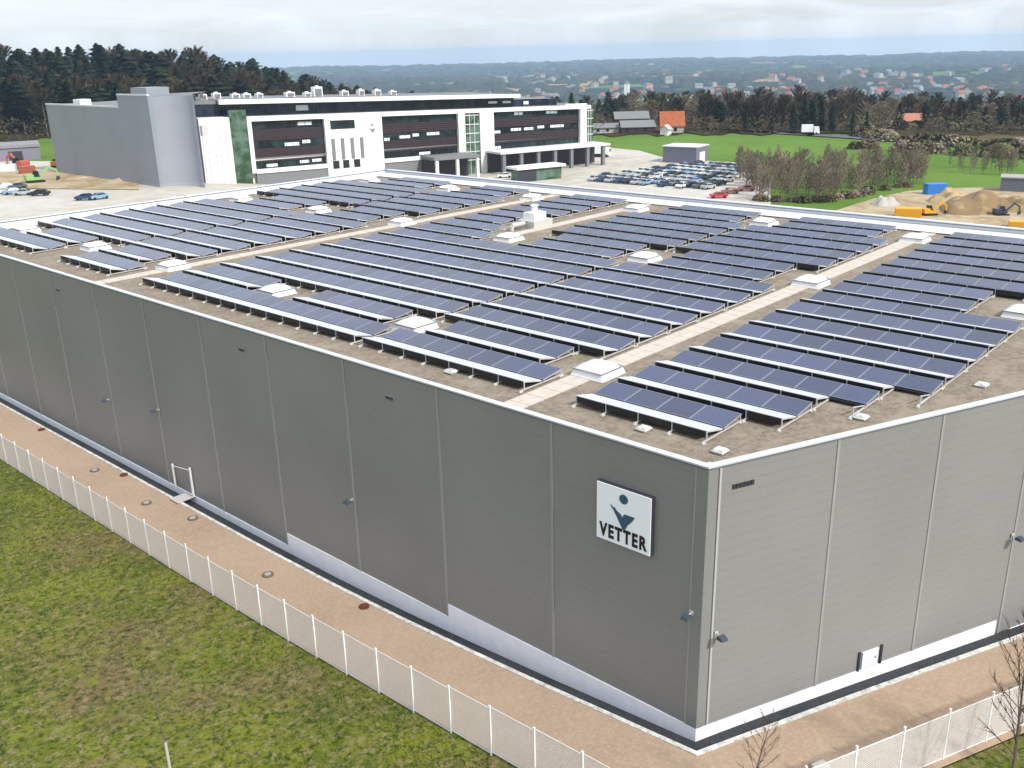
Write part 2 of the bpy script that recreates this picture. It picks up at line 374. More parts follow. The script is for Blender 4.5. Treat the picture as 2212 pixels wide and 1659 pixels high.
# cladding: bottoms step with the ground
LB = [(HL, 30.5, -1.36), (30.5, 15.55, -.45), (15.55, 0, .36)]
JR = 14.95*K
RB = [(0, JR, .33), (JR, RLEN, -.50)]
wl = MB()
for a, b, z in LB: wl.poly([(0,a,z),(0,b,z),(0,b,ZT-.12),(0,a,ZT-.12)])
wl.build('wall', M['wall'], hall)
wr = MB()
for a, b, z in RB: wr.poly([(*rw(a),z),(*rw(b),z),(*rw(b),ZT-.12),(*rw(a),ZT-.12)])
wr.build('wall', M['wall'], hall)
wf = MB(); wf.poly([(*P_R,-1.5),(*P_F,-1.5),(*P_F,ZT-.12),(*P_R,ZT-.12)]); wf.build('wall', M['wall'], hall)
wf = MB(); wf.poly([(*P_F,-1.8),(*P_L,-1.8),(*P_L,ZT-.12),(*P_F,ZT-.12)]); wf.build('wall', M['wall'], hall)
# plinth proud of the cladding by 4 cm, down into the ground
for a, b, z in LB:
    q = MB(); q.box(-.05, .2, b if b > 0 else -.03, a-.002, -2.4, z); q.build('plinth', M['plinth'], hall)
for a, b, z in RB:
    q = MB(); o1, o2 = .05, -.2
    q.hexa([(*rw(a,o1),-2.4),(*rw(b,o1),-2.4),(*rw(b,o2),-2.4),(*rw(a,o2),-2.4),(*rw(a,o1),z),(*rw(b,o1),z),(*rw(b,o2),z),(*rw(a,o2),z)]); q.build('plinth', M['plinth'], hall)
# roof and parapets
rf = MB(); rf.poly([(P_O[0]+.05,P_O[1]+.05,ZR),(P_R[0]-.05,P_R[1]+.2,ZR),(P_F[0]-.05,P_F[1]-.05,ZR),(.05,HL-.05,ZR)])
rf.build('roof', M['roofgravel'], hall)
def cap(p, q, inn, wd=.34, name='parapet_cap'):
    m_ = MB(); p = Vector((*p,0)); q = Vector((*q,0)); n_ = Vector((*inn,0)).normalized(); o_ = -n_*.08; i_ = n_*(wd-.08); d_ = (q-p).normalized()*.0
    A, B, C_, D = p+o_-d_, q+o_+d_, q+i_, p+i_
    z0, z1 = ZR-.02, ZT
    Z = lambda v, z: (v.x, v.y, z)
    # cap fold over outer face
    m_.hexa([Z(p+o_*.5,ZT-.16),Z(q+o_*.5,ZT-.16),Z(C_,ZT-.16),Z(D,ZT-.16),Z(p+o_*.5,ZT-.072),Z(q+o_*.5,ZT-.072),Z(C_,ZT-.072),Z(D,ZT-.072)], 2)  # dark grey strip below the cap, shade line put into its colour
    m_.hexa([Z(A,ZT-.07),Z(B,ZT-.07),Z(C_,ZT-.07),Z(D,ZT-.07),Z(A,z1),Z(B,z1),Z(C_,z1),Z(D,z1)], 0)
    p2, q2 = p+n_*.02, q+n_*.02; p3, q3 = p+i_-n_*.05, q+i_-n_*.05
    m_.hexa([Z(p2,z0),Z(q2,z0),Z(q3,z0),Z(p3,z0),Z(p2,ZT-.165),Z(q2,ZT-.165),Z(q3,ZT-.165),Z(p3,ZT-.165)], 1)
    import bmesh
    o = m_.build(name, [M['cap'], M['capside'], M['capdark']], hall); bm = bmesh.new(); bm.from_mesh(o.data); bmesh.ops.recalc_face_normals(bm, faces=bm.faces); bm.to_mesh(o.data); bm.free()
cap((0,-.0),(0,HL),(1,0)); cap((.08,-.03),rw(RLEN),(-NX,-NY)); cap(P_R,P_F,(-1,0),.7); cap((0,HL),P_F,(0,-1),.55)
t_ = (-.08 - NX*.08)/TX; my = NY*.08+TY*t_
q = MB(); cq = [(-.083,my-.002),(*rw(.42,.083),),(.42,.2),(-.083,.38)]
q.hexa([(a,b,ZT-.074) for a, b in cq]+[(a,b,ZT+.004) for a, b in cq]); q.build('corner_cap', M['cap'], hall)
# pale membrane margins inside the two far parapets
q = MB(); q.box(HW-3.9, HW-.72, -23.4, HL-.6, ZR+.08, ZR+.12); q.build('roof_margin', M['capside'], hall)
q = MB(); q.box(.45, HW-3.95, HL-2.9, HL-.6, ZR+.08, ZR+.12); q.build('roof_margin', M['capside'], hall)
# walkways of slabs
def walkway(x0, x1, y0, y1):
    q = MB(); x = x0
    while x < x1-.01:
        e = min(x+1.2, x1)
        for a, b in ((y0, (y0+y1)/2-.015), ((y0+y1)/2+.015, y1)):
            q.box(x, e-.03, a, b, ZR+.005, ZR+.07)
        x += 1.2
    q.build('roof_walkway', M['walk'], hall)
walkway(.5, 57, 8.75*K, 9.75*K); walkway(.5, 57, 43.35*K, 44.3*K); walkway(27.4*K, 57, 33.0*K, 33.9*K)
# cover strips over the panel joints
for i in range(12):
    y = (6.49+6*i)*K
    zb = -1.36 if y > 30.5 else -.45 if y > 15.55 else .36
    boxo('joint_strip', M['joint'], hall, -.035, .05, y-.075, y+.075, zb+.003, ZT-.165)
for i in range(12):
    t = (5.37+4.9*i)*K
    if t > RLEN-1: break
    zb = .33 if t < JR else -.50
    q = MB(); a, b = t-.07, t+.07
    q.hexa([(*rw(a,.035),zb+.003),(*rw(b,.035),zb+.003),(*rw(b,-.05),zb+.003),(*rw(a,-.05),zb+.003),(*rw(a,.035),ZT-.165),(*rw(b,.035),ZT-.165),(*rw(b,-.05),ZT-.165),(*rw(a,-.05),ZT-.165)]); q.build('joint_strip', M['joint'], hall)
# folded corner flashing and a light strip each side
q = MB(); zc = .365
q.hexa([(-.045,.49,zc),(-.045,-.04,zc),(.1,.0,zc),(.1,.49,zc),(-.045,.49,ZT-.17),(-.045,-.04,ZT-.17),(.1,.0,ZT-.17),(.1,.49,ZT-.17)])
q.hexa([(*rw(-.02,.04),zc),(*rw(.34,.04),zc),(*rw(.34,-.1),zc),(*rw(.05,-.1),zc),(*rw(-.02,.04),ZT-.17),(*rw(.34,.04),ZT-.17),(*rw(.34,-.1),ZT-.17),(*rw(.05,-.1),ZT-.17)])
q.build('corner_flashing', mat('corner_metal', lin(134,136,134), .4, .2), hall)
boxo('joint_strip', M['joint'], hall, -.05, .05, .50, .58, .4, ZT-.17)
q = MB(); a, b = .52, .62
q.hexa([(*rw(a,.06),.4),(*rw(b,.06),.4),(*rw(b,-.05),.4),(*rw(a,-.05),.4),(*rw(a,.06),ZT-.17),(*rw(b,.06),ZT-.17),(*rw(b,-.05),ZT-.17),(*rw(a,-.05),ZT-.17)]); q.build('joint_strip', mat('pale_strip', lin(168,168,166), .5), hall)

# wall lamps: bracket + hood + lens
def lamp(loc, rz, label):
    e = empty('wall_lamp', loc, rz, label, 'wall lamp', 'lamps on the hall walls')
    a = MB(); a.bar((0,0,0),(0,-.30,.02),.03); a.box(-.09,.09,-.03,0,-.1,.1); a.build('bracket', M['galv'], e)
    h = MB(); h.hexa([(-.17,-.62,-.06),(.17,-.62,-.06),(.2,-.26,-.08),(-.2,-.26,-.08),(-.15,-.58,.05),(.15,-.58,.05),(.18,-.3,.09),(-.18,-.3,.09)]); h.build('housing', mat('lamp_housing', lin(60,68,80), .5) if 'lamp_housing' not in bpy.data.materials else bpy.data.materials['lamp_housing'], e)
    boxo('lens', M['glass'], e, -.14,.14,-.58,-.3,-.1,-.07)
for y, z, s in ((.36,-5.5,'by the near corner of the hall'), (18.58,-6.97,'at the third joint from the corner'), (36.33,-6.72,'above the small white bridge'), (42.8,-7.58,'farthest left on the dark left wall')):
    lamp((-.05, y*K, (z+10.39)*K), R(-90), 'small bracket lamp on the dark wall '+s)
for t, z, s in ((.62,-6.33,'right beside the near corner'), (15.02,-6.15,'out at the right edge of the picture')):
    lamp((*rw(t*K,.06), (z+10.39)*K), -PHI, 'small bracket lamp on the pale right wall '+s)
# small vent plates high on the left wall
for i, (y, s) in enumerate(((15.4,'nearest the sign'), (26.6,'in the middle of the dark wall'), (47.5,'farthest from the sign'))):
    e = MB(); z = ZT-1.5
    e.box(-.06,.0,y*K-.32,y*K+.32,z-.1,z+.1)
    for k in range(3): e.box(-.09,-.06,y*K-.3,y*K+.3,z-.08+.06*k,z-.05+.06*k,1)
    tag(e.build('wall_vent', [M['joint'], M['dark']]), 'small grey louvre plate high on the left wall, '+s, 'vent', 'louvre plates on the left wall')
e = MB(); t0, t1, z = .97*K, 1.87*K, ZT-.92*K
for k in range(6):
    a = t0+(t1-t0)*k/6; b = a+(t1-t0)/6*.72
    e.hexa([(*rw(a,.05),z-.1),(*rw(b,.05),z-.1),(*rw(b,-.01),z-.1),(*rw(a,-.01),z-.1),(*rw(a,.05),z+.1),(*rw(b,.05),z+.1),(*rw(b,-.01),z+.1),(*rw(a,-.01),z+.1)])
tag(e.build('name_plate', M['dark']), 'short dark strip of tiny characters high on the right wall by the corner', 'nameplate')
# hatch on the right wall
e = empty('wall_hatch', (*rw(8.0*K,.0), .30), -PHI, 'small pale hatch between two dark posts low on the right wall', 'hatch')
boxo('panel', M['capside'], e, -.5,.5,-.06,.05,.02,1.0)
for s in (-.7, .7): boxo('post', M['dark'], e, s-.06,s+.06,-.07,.05,.02,1.08)
q = MB(); q.bar((.3,-.1,.5),(.3,-.1,.62),.015); q.build('handle', M['dark'], e)
# white footbridge with posts over the gravel strip
yb = 34.0*K; zb = gz(-1, yb)
e = empty('footbridge', (0, yb, zb), 0, 'white metal plate bridging the dark gravel strip, with two tall posts, at the left wall', 'footbridge')
boxo('deck', M['galv'], e, -1.45,-.06,-.55,.55,.13,.20)
boxo('post', M['white'], e, -.22,-.10,-.62,-.50,.2,2.5); boxo('post', M['white'], e, -.22,-.10,1.9,2.02,.2,2.1)
q = MB(); q.bar((-.16,-.56,2.3),(-.16,1.96,1.95),.03); q.build('rail', M['white'], e)

# ------------------------------------------------------------------ company sign
sg = empty('company_sign', (-.02, 3.13*K, ZT-2.78*K), 0, 'square white VETTER sign with a blue figure on the dark left wall near the corner', 'sign')
S_ = 1.42
boxo('frame', M['dark'], sg, -.2, 0, -S_-.03, S_+.03, -S_*.96-.03, S_*.96+.03)
boxo('board', mat('sign_white', lin(244,246,250), .5), sg, -.24, -.203, -S_, S_, -S_*.96, S_*.96)
def prism(pts, x0, x1, mirror=1):          # pts in (right, up) seen from outside the left wall; right = -y
    me = MB(); n_ = len(pts); f = [(x0, -p[0], p[1]) for p in pts]; bk = [(x1, -p[0], p[1]) for p in pts]
    me.v = f+bk; me.f = [tuple(range(n_)), tuple(reversed(range(n_, 2*n_)))]+[(i, (i+1)%n_, n_+(i+1)%n_, n_+i) for i in range(n_)]; me.m = [0]*len(me.f); return me
cir = [(.02+.225*math.cos(2*math.pi*i/28), .93-.02+.225*math.sin(2*math.pi*i/28)) for i in range(28)]
lg = prism(cir, -.262, -.242)
bd = [(-.66,.50),(-.60,.44),(-.50,.36),(-.46,.40),(-.34,.27),(-.10,.14),(-.04,.02),(.06,.20),(.16,.22),(.62,.22),(.50,.02),(.40,-.10),(.26,-.25),(.12,-.52),(-.02,-.52),(-.16,-.30),(-.34,.0),(-.5,.24),(-.62,.36)]
bd2 = prism(bd, -.262, -.242); b0 = len(lg.v); lg.v += bd2.v; lg.f += [tuple(b0+i for i in f) for f in bd2.f]; lg.m += bd2.m
lo = lg.build('emblem', M['slate'], sg)
import bmesh
def fixn(o):
    bm = bmesh.new(); bm.from_mesh(o.data); bmesh.ops.recalc_face_normals(bm, faces=bm.faces); bm.to_mesh(o.data); bm.free()
fixn(lo)
def text_mesh(txt, size, sx, ext, bold=0.0):
    cu = bpy.data.curves.new('t', 'FONT'); cu.body = txt; cu.size = size; cu.extrude = ext; cu.align_x = 'CENTER'; cu.offset = bold; cu.space_character = 1.25
    ob = bpy.data.objects.new('t', cu); COL.objects.link(ob); bpy.context.view_layer.update()
    me = bpy.data.meshes.new_from_object(ob.evaluated_get(bpy.context.evaluated_depsgraph_get())); bpy.data.objects.remove(ob)
    for v in me.vertices: v.co.x *= sx
    return me
tm = text_mesh('VETTER', .88, .69, .01, .035); tm.materials.clear(); tm.materials.append(M['black'])
to = bpy.data.objects.new('lettering', tm); COL.objects.link(to); to.parent = sg
# text x -> world -y, text y -> world z, facing -x
to.matrix_local = Matrix(((0,0,-1,-.253),(-1,0,0,0),(0,1,0,-1.16),(0,0,0,1)))

# ------------------------------------------------------------------ rooflights
def make_rooflight():
    e = empty('rooflight', (0,0,0), 0, 'x', 'skylight', 'white rooflights on the hall roof')
    c = MB(); a, b = 1.05, .92; c.hexa([(-a,-a,0),(a,-a,0),(a,a,0),(-a,a,0),(-b,-b,.36),(b,-b,.36),(b,b,.36),(-b,b,.36)]); c.build('kerb_frame', M['white'], e)
    d = MB(); n_ = 8
    for i in range(n_+1):
        for j in range(n_+1):
            x, y = -1+2*i/n_, -1+2*j/n_; z = .38+.26*((1-x**4)*(1-y**4))**.6
            d.v.append((x*.9, y*.9, z))
    for i in range(n_):
        for j in range(n_):
            q = i*(n_+1)+j; d.f.append((q, q+n_+1, q+n_+2, q+1)); d.m.append(0)
    d.build('dome', M['dome'], e, smooth=True)
    r_ = MB(); r_.box(-1.0,1.0,-.98,-.9,.36,.42); r_.box(-1.0,1.0,.9,.98,.36,.42); r_.box(-1.0,-.92,-.9,.9,.36,.42); r_.box(.92,1.0,-.9,.9,.36,.42); r_.build('rim', M['alu'], e)
    return e
RL = make_rooflight(); RLT = (RL, [(c, []) for c in kids(RL)])
GX, GY = [6.1, 26.2, 42.2], [-2.2, 9.0, 20.4, 32.3, 43.9, 54.9, 67.0]
names_y = ['right of the broad walkway', 'standing on the broad right walkway', 'just left of the broad walkway', 'in the middle of the central block', 'on the narrow left walkway', 'left of the narrow left walkway', 'farthest towards the left end']
names_x = ['nearest the left wall eaves', 'half way across the roof', 'near the far long parapet']
LIGHTS = []
for i, gx in enumerate(GX):
    for j, gy in enumerate(GY):
        if i == 0 and j == 0: continue
        if i == 2 and j == 0: continue
        LIGHTS.append((gx, gy)); clone(RLT, (gx*K, gy*K, ZR+.02), 0, label='white domed rooflight '+names_y[j]+', '+names_x[i])
# ventilation plant in the middle of the roof
e = empty('roof_ventilation_unit', (31.8*K, 34.6*K, ZR), 0, 'tallest white ventilation unit with stacked boxes in the middle of the roof', 'ventilation unit')
boxo('base', M['galv'], e, -1.4,1.4,-1.1,1.1,.01,.7); boxo('upper_housing', M['white'], e, -.9,.9,-.7,.7,.7,1.4)
q = MB(); q.bar((0,0,1.4),(0,0,2.0),.3,.3,12); q.bar((0,0,2.0),(0,0,2.12),.45,.25,12); q.build('cowl', M['white'], e)
q = MB(); q.bar((-1.6,0,.5),(-3.4,0,.5),.22,.22,10); q.bar((-3.4,0,.5),(-3.4,0,.0),.22,.22,10); q.build('duct', M['galv'], e)
# little vents and drains on the bare gravel
for (px, py), s in {(1390,930):'in front of the first panel row, right of the walkway', (1860,905):'on the bare gravel beside the right parapet', (2120,835):'on the wide bare gravel at the right', (1555,978):'right at the near corner of the roof', (975,806):'between the first panel row and the left eaves'}.items():
    p = at(px, py, ZR); e = MB(); e.box(-.22,.22,-.22,.22,0,.10); e.hexa([(-.3,-.3,.1),(.3,-.3,.1),(.3,.3,.1),(-.3,.3,.1),(-.2,-.2,.2),(.2,-.2,.2),(.2,.2,.2),(-.2,.2,.2)],1)
    tag(e.build('roof_vent', [M['galv'], M['kerb']], loc=(p.x, p.y, ZR+.003)), 'small pale roof vent '+s, 'roof vent', 'small vents on the gravel roof')

# ------------------------------------------------------------------ solar racks
PW = 1.46*K; AX0, AX1, BX0, BX1 = 0.0, 1.10*K, 1.21*K, 2.43*K; ZH, ZV, ZB = .57, .25, .45
def module_mesh(xa, za, xb, zb):
    me = MB(); w_, g_, t_ = PW-.03, .022, .04
    d = Vector((xb-xa, 0, zb-za)); L_ = d.length; d.normalize(); n_ = Vector((-d.z, 0, d.x))
    P = lambda s, y, h: tuple(Vector((xa,0,za)) + d*s + Vector((0,y,0)) + n_*h)
    me.hexa([P(0,0,-t_),P(L_,0,-t_),P(L_,w_,-t_),P(0,w_,-t_),P(0,0,0),P(L_,0,0),P(L_,w_,0),P(0,w_,0)], 0, skip=(0,1,)); me.poly([P(0,w_,-t_),P(L_,w_,-t_),P(L_,0,-t_),P(0,0,-t_)], 2)
    # rim + glass flush on top
    o = [P(0,0,0),P(L_,0,0),P(L_,w_,0),P(0,w_,0)]; i_ = [P(g_,g_,0),P(L_-g_,g_,0),P(L_-g_,w_-g_,0),P(g_,w_-g_,0)]
    for k in range(4): me.poly([o[k], o[(k+1)%4], i_[(k+1)%4], i_[k]], 0)
    me.poly(i_, 1)
    return me
mB = module_mesh(BX0, ZV, BX1, ZB)
pB = mB.build('solar_panel', [M['alu'], M['pv'], M['black']])
rl = MB(); rl.box(-.32, BX1+.12, -.035, .035, .06, .12); 
for x, z in ((.06, ZH-.09), (AX1+.02, ZV-.05), (BX1-.06, ZB-.09)): rl.box(x-.025, x+.025, -.024, .024, .12, z)
rl.box(-.34,-.1,-.09,.09,0.005,.06); rl.box(BX1-.2,BX1+.1,-.09,.09,.005,.06)
rl.beam((.03,0,ZH-.07),(AX1,0,ZV-.06),.05,.045); rl.beam((BX0,0,ZV-.06),(BX1-.03,0,ZB-.07),.05,.045)
pR = rl.build('support_rail', M['galv'])
used = set()
ords = ['first','second','third','fourth','fifth','sixth','seventh','eighth','ninth','tenth','eleventh','twelfth','thirteenth','fourteenth','fifteenth','sixteenth','seventeenth']
def rack(k, y0, n, where, bareend=0):
    x = (2.5+2.69*k)*K
    e = empty('solar_panel_rack', (x, y0*K, ZR+.005), 0, '%s panel row in from the left wall, %s' % (ords[k], where), 'solar panels', 'rows of solar panels on the hall roof')
    for i in range(n):
        for pr in (pB,):
            if pr not in used: used.add(pr); c = pr
            else: c = pr.copy(); COL.objects.link(c)
            c.parent = e; c.location = (0, i*PW+.017, 0)
    q = MB()
    for i in range(bareend, n): q.box(.05, .09, i*PW+.09, (i+1)*PW-.09, .19, ZH-.06)  # black skirt added to paint the shade under the front edge
    q.box(AX1-.02, BX0+.02, .03, n*PW-.03, ZV-.11, ZV-.07)  # black strip standing for the shaded gravel in the valley gap
    q.build('shade_plate', M['black'], e)
    q = MB()
    for i in range(bareend, n): q.hexa([(0,i*PW+.02,ZH-.03),(AX1,i*PW+.02,ZV-.03),(AX1,(i+1)*PW-.02,ZV-.03),(0,(i+1)*PW-.02,ZH-.03),(0,i*PW+.02,ZH),(AX1,i*PW+.02,ZV),(AX1,(i+1)*PW-.02,ZV),(0,(i+1)*PW-.02,ZH)])
    q.build('deflector_sheet', M['sheet'], e)
    for i in range(n+1):
        if pR not in used: used.add(pR); c = pR
        else: c = pR.copy(); COL.objects.link(c)
        c.parent = e; c.location = (0, min(max(i*PW, .06), n*PW-.06), 0)
def runs(k, y0, n, where):
    x0, x1 = 2.5+2.69*k, 2.5+2.69*k+2.43; cur = []; out = []
    for i in range(n):
        a = y0+i*1.46; b = a+1.46; bad = False
        for gx, gy in LIGHTS:
            if x0 < gx+.7 and x1 > gx-.7 and a < gy+1.5 and b > gy-1.5: bad = True
        if k >= 9 and b > 32.4 and a < 34.6: bad = True
        if k in (10, 11) and b > 32.4 and a < 36: bad = True
        if k == 0 and b > 53.6 and a < 57.0: bad = True
        if bad:
            if cur: out.append(cur); cur = []
        else: cur.append(a)
    if cur: out.append(cur)
    out.sort()
    for j, c in enumerate(out):
        s = '' if len(out) == 1 else [', nearest piece', ', middle piece' if len(out) > 2 else ', farther piece', ', farthest piece', ', end piece'][j]
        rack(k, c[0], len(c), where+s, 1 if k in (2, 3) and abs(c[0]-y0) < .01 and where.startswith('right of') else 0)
for k in range(16):
    n = [4,5,6,7,7,7,7,7][min(k,7)]
    runs(k, 7.4-n*1.46, n, 'right of the broad walkway')
    if k >= 7:
        ylim = -math.tan(PHI)*(2.5+2.69*k)+3.2; y1 = -4.1; n2 = int((y1-ylim)/1.46)
        if n2 > 0: runs(k, y1-n2*1.46, n2, 'in the far right corner block')
    runs(k, 10.0, 7, 'left of the broad walkway')
    runs(k, 20.75, 14, 'central block')
    runs(k, 45.3, 6 if k else 5, 'left of the narrow walkway')
    runs(k, 54.6 if k else 57.1, 10 if k else 9, 'far left end block')

# ------------------------------------------------------------------ background ground
def atg(x, y):
    z = -.76
    for _ in range(25):
        p = at(x, y, z); z2 = gz(p.x, p.y)
        if abs(z2-z) < .01: break
        z = z*.5+z2*.5
    return Vector((p.x, p.y, z2))
def pix_strip(name, xs, ylo, yhi, m_, lift, n, nv):
    me = MB()
    for i in range(n+1):
        x = xs[0]+(xs[1]-xs[0])*i/n; a = lerp_tab(ylo, x); b = lerp_tab(yhi, x)
        P, Q = atg(x, a), atg(x, b)
        for j in range(nv+1):
            p = P.lerp(Q, j/nv); me.v.append((p.x, p.y, gz(p.x, p.y)+lift))
    for i in range(n):
        for j in range(nv):
            q = i*(nv+1)+j; me.f.append((q, q+1, q+nv+2, q+nv+1)); me.m.append(0)
    o = me.build(name, m_, smooth=True)
    if o.data.polygons[0].normal.z < 0: o.data.flip_normals()
    return tag(o, kind='structure')
pix_strip('yard', (-150, 1665), [(-150,500),(1000,470),(1665,500)], [(-150,345),(130,350),(300,330),(900,290),(1285,317),(1380,326),(1440,343),(1590,352),(1640,372),(1665,400)], M['yard'], .16, 160, 50)
pix_strip('construction_ground', (1640, 2420), [(1640,520),(2420,560)], [(1640,470),(1800,458),(1880,432),(1960,414),(2040,408),(2300,402),(2420,402)], M['earth'], .17, 60, 30)
pix_strip('earth', (-150, 300), [(-150,408),(120,410),(300,412)], [(-150,362),(130,372),(300,384)], M['earth'], .30, 40, 12)
pix_strip('road', (1520, 2420), [(1520,280.5),(1750,294.5),(1980,310),(2420,352)], [(1520,277.5),(1750,290.5),(1980,305),(2420,344)], M['asphalt'], .35, 60, 2)
pix_strip('path', (1950, 2420), [(1950,322),(2212,345),(2420,366)], [(1950,319),(2212,341),(2420,361)], M['conc'], .35, 40, 2)
pix_strip('fallow_field', (1850, 2420), [(1850,300),(2212,330),(2420,345)], [(1850,285),(2212,290),(2420,292)], mat('fallow', lit(122,112,86), .95, noise=(.1, lit(96,88,62), .4, .65), spec=.1), .3, 40, 6)

# ------------------------------------------------------------------ the white factory
FP = Vector((215.1, 170.9, 0)); FA = math.atan2(.284, -.959); FC, FS = math.cos(FA), math.sin(FA)
def fw(s, y): return (FP.x+FC*s-FS*y, FP.y+FS*s+FC*y)
fac = empty('factory_building', FP, FA, 'long white factory with three dark glazed bays and dark top storey behind the hall', 'factory')
def shr(s, h): return (h+.76)*(1+.00154*max(0,s))-.76 if h > 3 else h
def fb(name, m_, s0, s1, h0, h1, y0, y1, parent=fac, mb=None):
    q = mb or MB(); P = [(s0,y0),(s1,y0),(s1,y1),(s0,y1)]
    q.hexa([(a,b,shr(a,h0)) for a, b in P]+[(a,b,shr(a,h1)) for a, b in P])
    return None if mb else q.build(name, m_, parent)
W_ = mat('factory_white', lin(226,226,222), .6, noise=(.2, lin(214,214,212), .4, .7))
G0 = -6.2
fb('wall', W_, -1.2, 113.2, G0, 11.95, -60, -1.3)
fb('roof_edge', W_, 1.3, 108.7, 11.1, 12.12, -1.3, .25); fb('roof', M['greyroof'], -1.2, 113, 11.97, 12.1, -60, -1.31)
for a, b, h0 in ((107.6,108.7,0),(71.2,87.9,G0),(45,47.2,-2.2),(35.3,40.0,G0),(1.5,3.9,-1)): fb('wall_panel', W_, a, b, h0, 11.08, -1.3, .2)
for a, b in ((87.92,107.58),(47.22,71.18),(3.92,35.28)):
    fb('sill', W_, a, b, -.2, .85, -1.25, .22); fb('base_wall', M['greyroof'], a, b, G0, -.25, -1.25, -.1)
def bay(a, b):
    bands = [(.86,2.5,'glass'),(2.5,5.1,'red'),(5.1,6.8,'glass'),(6.8,9.3,'red'),(9.3,11.08,'glass')]
    for h0, h1, k in bands:
        if k == 'red':
            q = MB(); n_ = 5
            for i in range(n_):
                z0 = h0+(h1-h0)*i/n_; fb('', None, a+.02, b-.02, z0+.06, z0+(h1-h0)/n_-.04, -1.2, -.75, mb=q)
            q.build('louvre_band', M['red'], fac)
        else:
            g_ = fb('window_band', M['glass'], a+.02, b-.02, h0, h1, -1.28, -1.0)
            q = MB(); s = a+1.2
            while s < b-.5: fb('', None, s-.05, s+.05, h0+.03, h1-.03, -.99, -.86, mb=q); s += 1.9
            q.build('mullions', M['dark'], g_)
for a, b in ((87.92,107.58),(47.22,71.18),(3.92,35.28)): bay(a, b)
BL = mat('pale_patch', lin(214,220,222), .6)  # white reflections in the glazing, put into colour as flat boxes
for s, h, wd in ((97,5.3,4),(93,5.7,2.2),(103,1.2,3),(94,1.5,2.6),(90.5,1.6,2.6),(64,5.4,3.4),(60.5,5.7,2),(55,5.8,4),(58,1.1,3.6),(69.5,5.0,1.6),(33.5,5.2,2),(27,5.6,3.6),(22.5,5.6,3.4),(18,5.9,2.4),(12,5.9,5),(33.5,1.0,2),(26,10,3),(14,10,4),(93,9.8,4)):
    fb('light_patch', BL, s-wd/2, s+wd/2, h, h+.75, -.99, -.93)
for a, b, h1 in ((108.75,113.1,13.6),(40.05,44.95,11.08),(-1.25,1.45,11.0)):
    g_ = fb('glass_stair', M['green'], a, b, -5.9 if a < 100 else G0, h1, -1.29, .05 if a > 100 else -.3)
    q = MB()
    for i in range(1, 7): fb('', None, a, b, -4+i*2.4, -4+i*2.4+.16, .06 if a > 100 else -.29, .14 if a > 100 else -.2, mb=q)
    for f in (.33, .66): fb('', None, a+(b-a)*f-.05, a+(b-a)*f+.05, G0, h1-.1, .06 if a > 100 else -.29, .12 if a > 100 else -.22, mb=q)
    q.build('glazing_bars', M['green'] if a > 100 else M['white'], g_)
fb('stair_tower', W_, 113.3, 121, G0, 12.1, -12, .6)
q = MB()
for s in (114.4,116.1,117.4,119.3,120.4): fb('', None, s-.16, s+.16, G0, 9.6, .61, .85, mb=q)
q.build('ribs', W_, fac)
fb('vent_window', M['white'], 114.6, 119.6, 9.9, 11.3, .61, .72)
fb('window', M['glass'], 79.3, 86.3, 8.6, 10.6, .21, .3)
q = MB()
for s in (85.9,83.2,80.4,77.6): fb('', None, s-.45, s+.45, 1.8, 6.4, .21, .45, mb=q)
q.build('air_ducts', M['greyroof'], fac)
for s in (85.5,82.6,79.4): fb('dock_door', M['black'], s-.9, s+.9, -.6, 1.5, .21, .3)
# figure emblem on the white wall
q = MB()
def fpoly(pts, y):
    b0 = len(q.v); n_ = len(pts); q.v += [(74.2-p[0]*1.5, y, shr(74, 8)+p[1]*1.5) for p in pts]+[(74.2-p[0]*1.5, y-.05, shr(74, 8)+p[1]*1.5) for p in pts]
    q.f += [tuple(b0+i for i in range(n_)), tuple(b0+n_+i for i in reversed(range(n_)))]+[(b0+i, b0+n_+i, b0+n_+(i+1)%n_, b0+(i+1)%n_) for i in range(n_)]; q.m += [0]*(n_+2)
fpoly(cir, .28); fpoly(bd, .28); fixn(q.build('emblem', M['greyroof'], fac))
# recessed top storey and its oversailing roof
fb('top_storey', M['nightglass'], 25, 120.5, 12.15, 14.7, -33, -5.2)
q = MB()
for i in range(34): fb('', None, 26+i*2.8, 26.12+i*2.8, 12.2, 14.65, -5.18, -5.05, mb=q)
q.build('mullions', M['dark'], fac)
fb('roof_edge', W_, 24.4, 114.6, 14.75, 15.75, -3.2, -2.2); fb('roof', M['greyroof'], 24.5, 114.5, 14.8, 15.6, -34, -3.22)
fb('roof', M['greyroof'], 114.7, 121, 14.75, 15.5, -34, -5)
fb('light_patch', BL, 90.2, 93.6, 12.9, 14.1, -5.04, -4.95); fb('light_patch', BL, 31, 34, 13.2, 13.8, -5.04, -4.95); fb('light_patch', BL, 26.2, 29, 13.2, 13.8, -5.04, -4.95)
fb('top_storey', M['nightglass'], 8, 24.3, 12.12, 14.1, -33, -7); fb('light_patch', BL, 18.6, 20.4, 12.6, 13.5, -6.95, -6.85)
fb('roof_edge', W_, 1, 9, 12.14, 12.6, -1.2, -.4)
# loading docks at the yard side
fb('dock_canopy', M['capside'], -1.2, 38.5, .35, .95, .25, 9); fb('dock_wall', M['dark'], -1, 38, -5.4, .3, .26, 1.0)
q = MB()
for s in range(1, 38, 6): fb('', None, s-.5, s+.5, -5.6, .3, 7.6, 8.6, mb=q)
q.build('dock_piers', M['greyroof'], fac)
fb('dock_canopy', M['greyroof'], 45.5, 60, .2, 1.0, .3, 9); fb('dock_wall', M['dark'], 46, 59.6, -5.4, .15, .3, 3)
q = MB()
for s in (46,52.5,59): fb('', None, s-.4, s+.4, -5.6, .15, 8, 8.8, mb=q)
q.build('dock_piers', W_, fac)
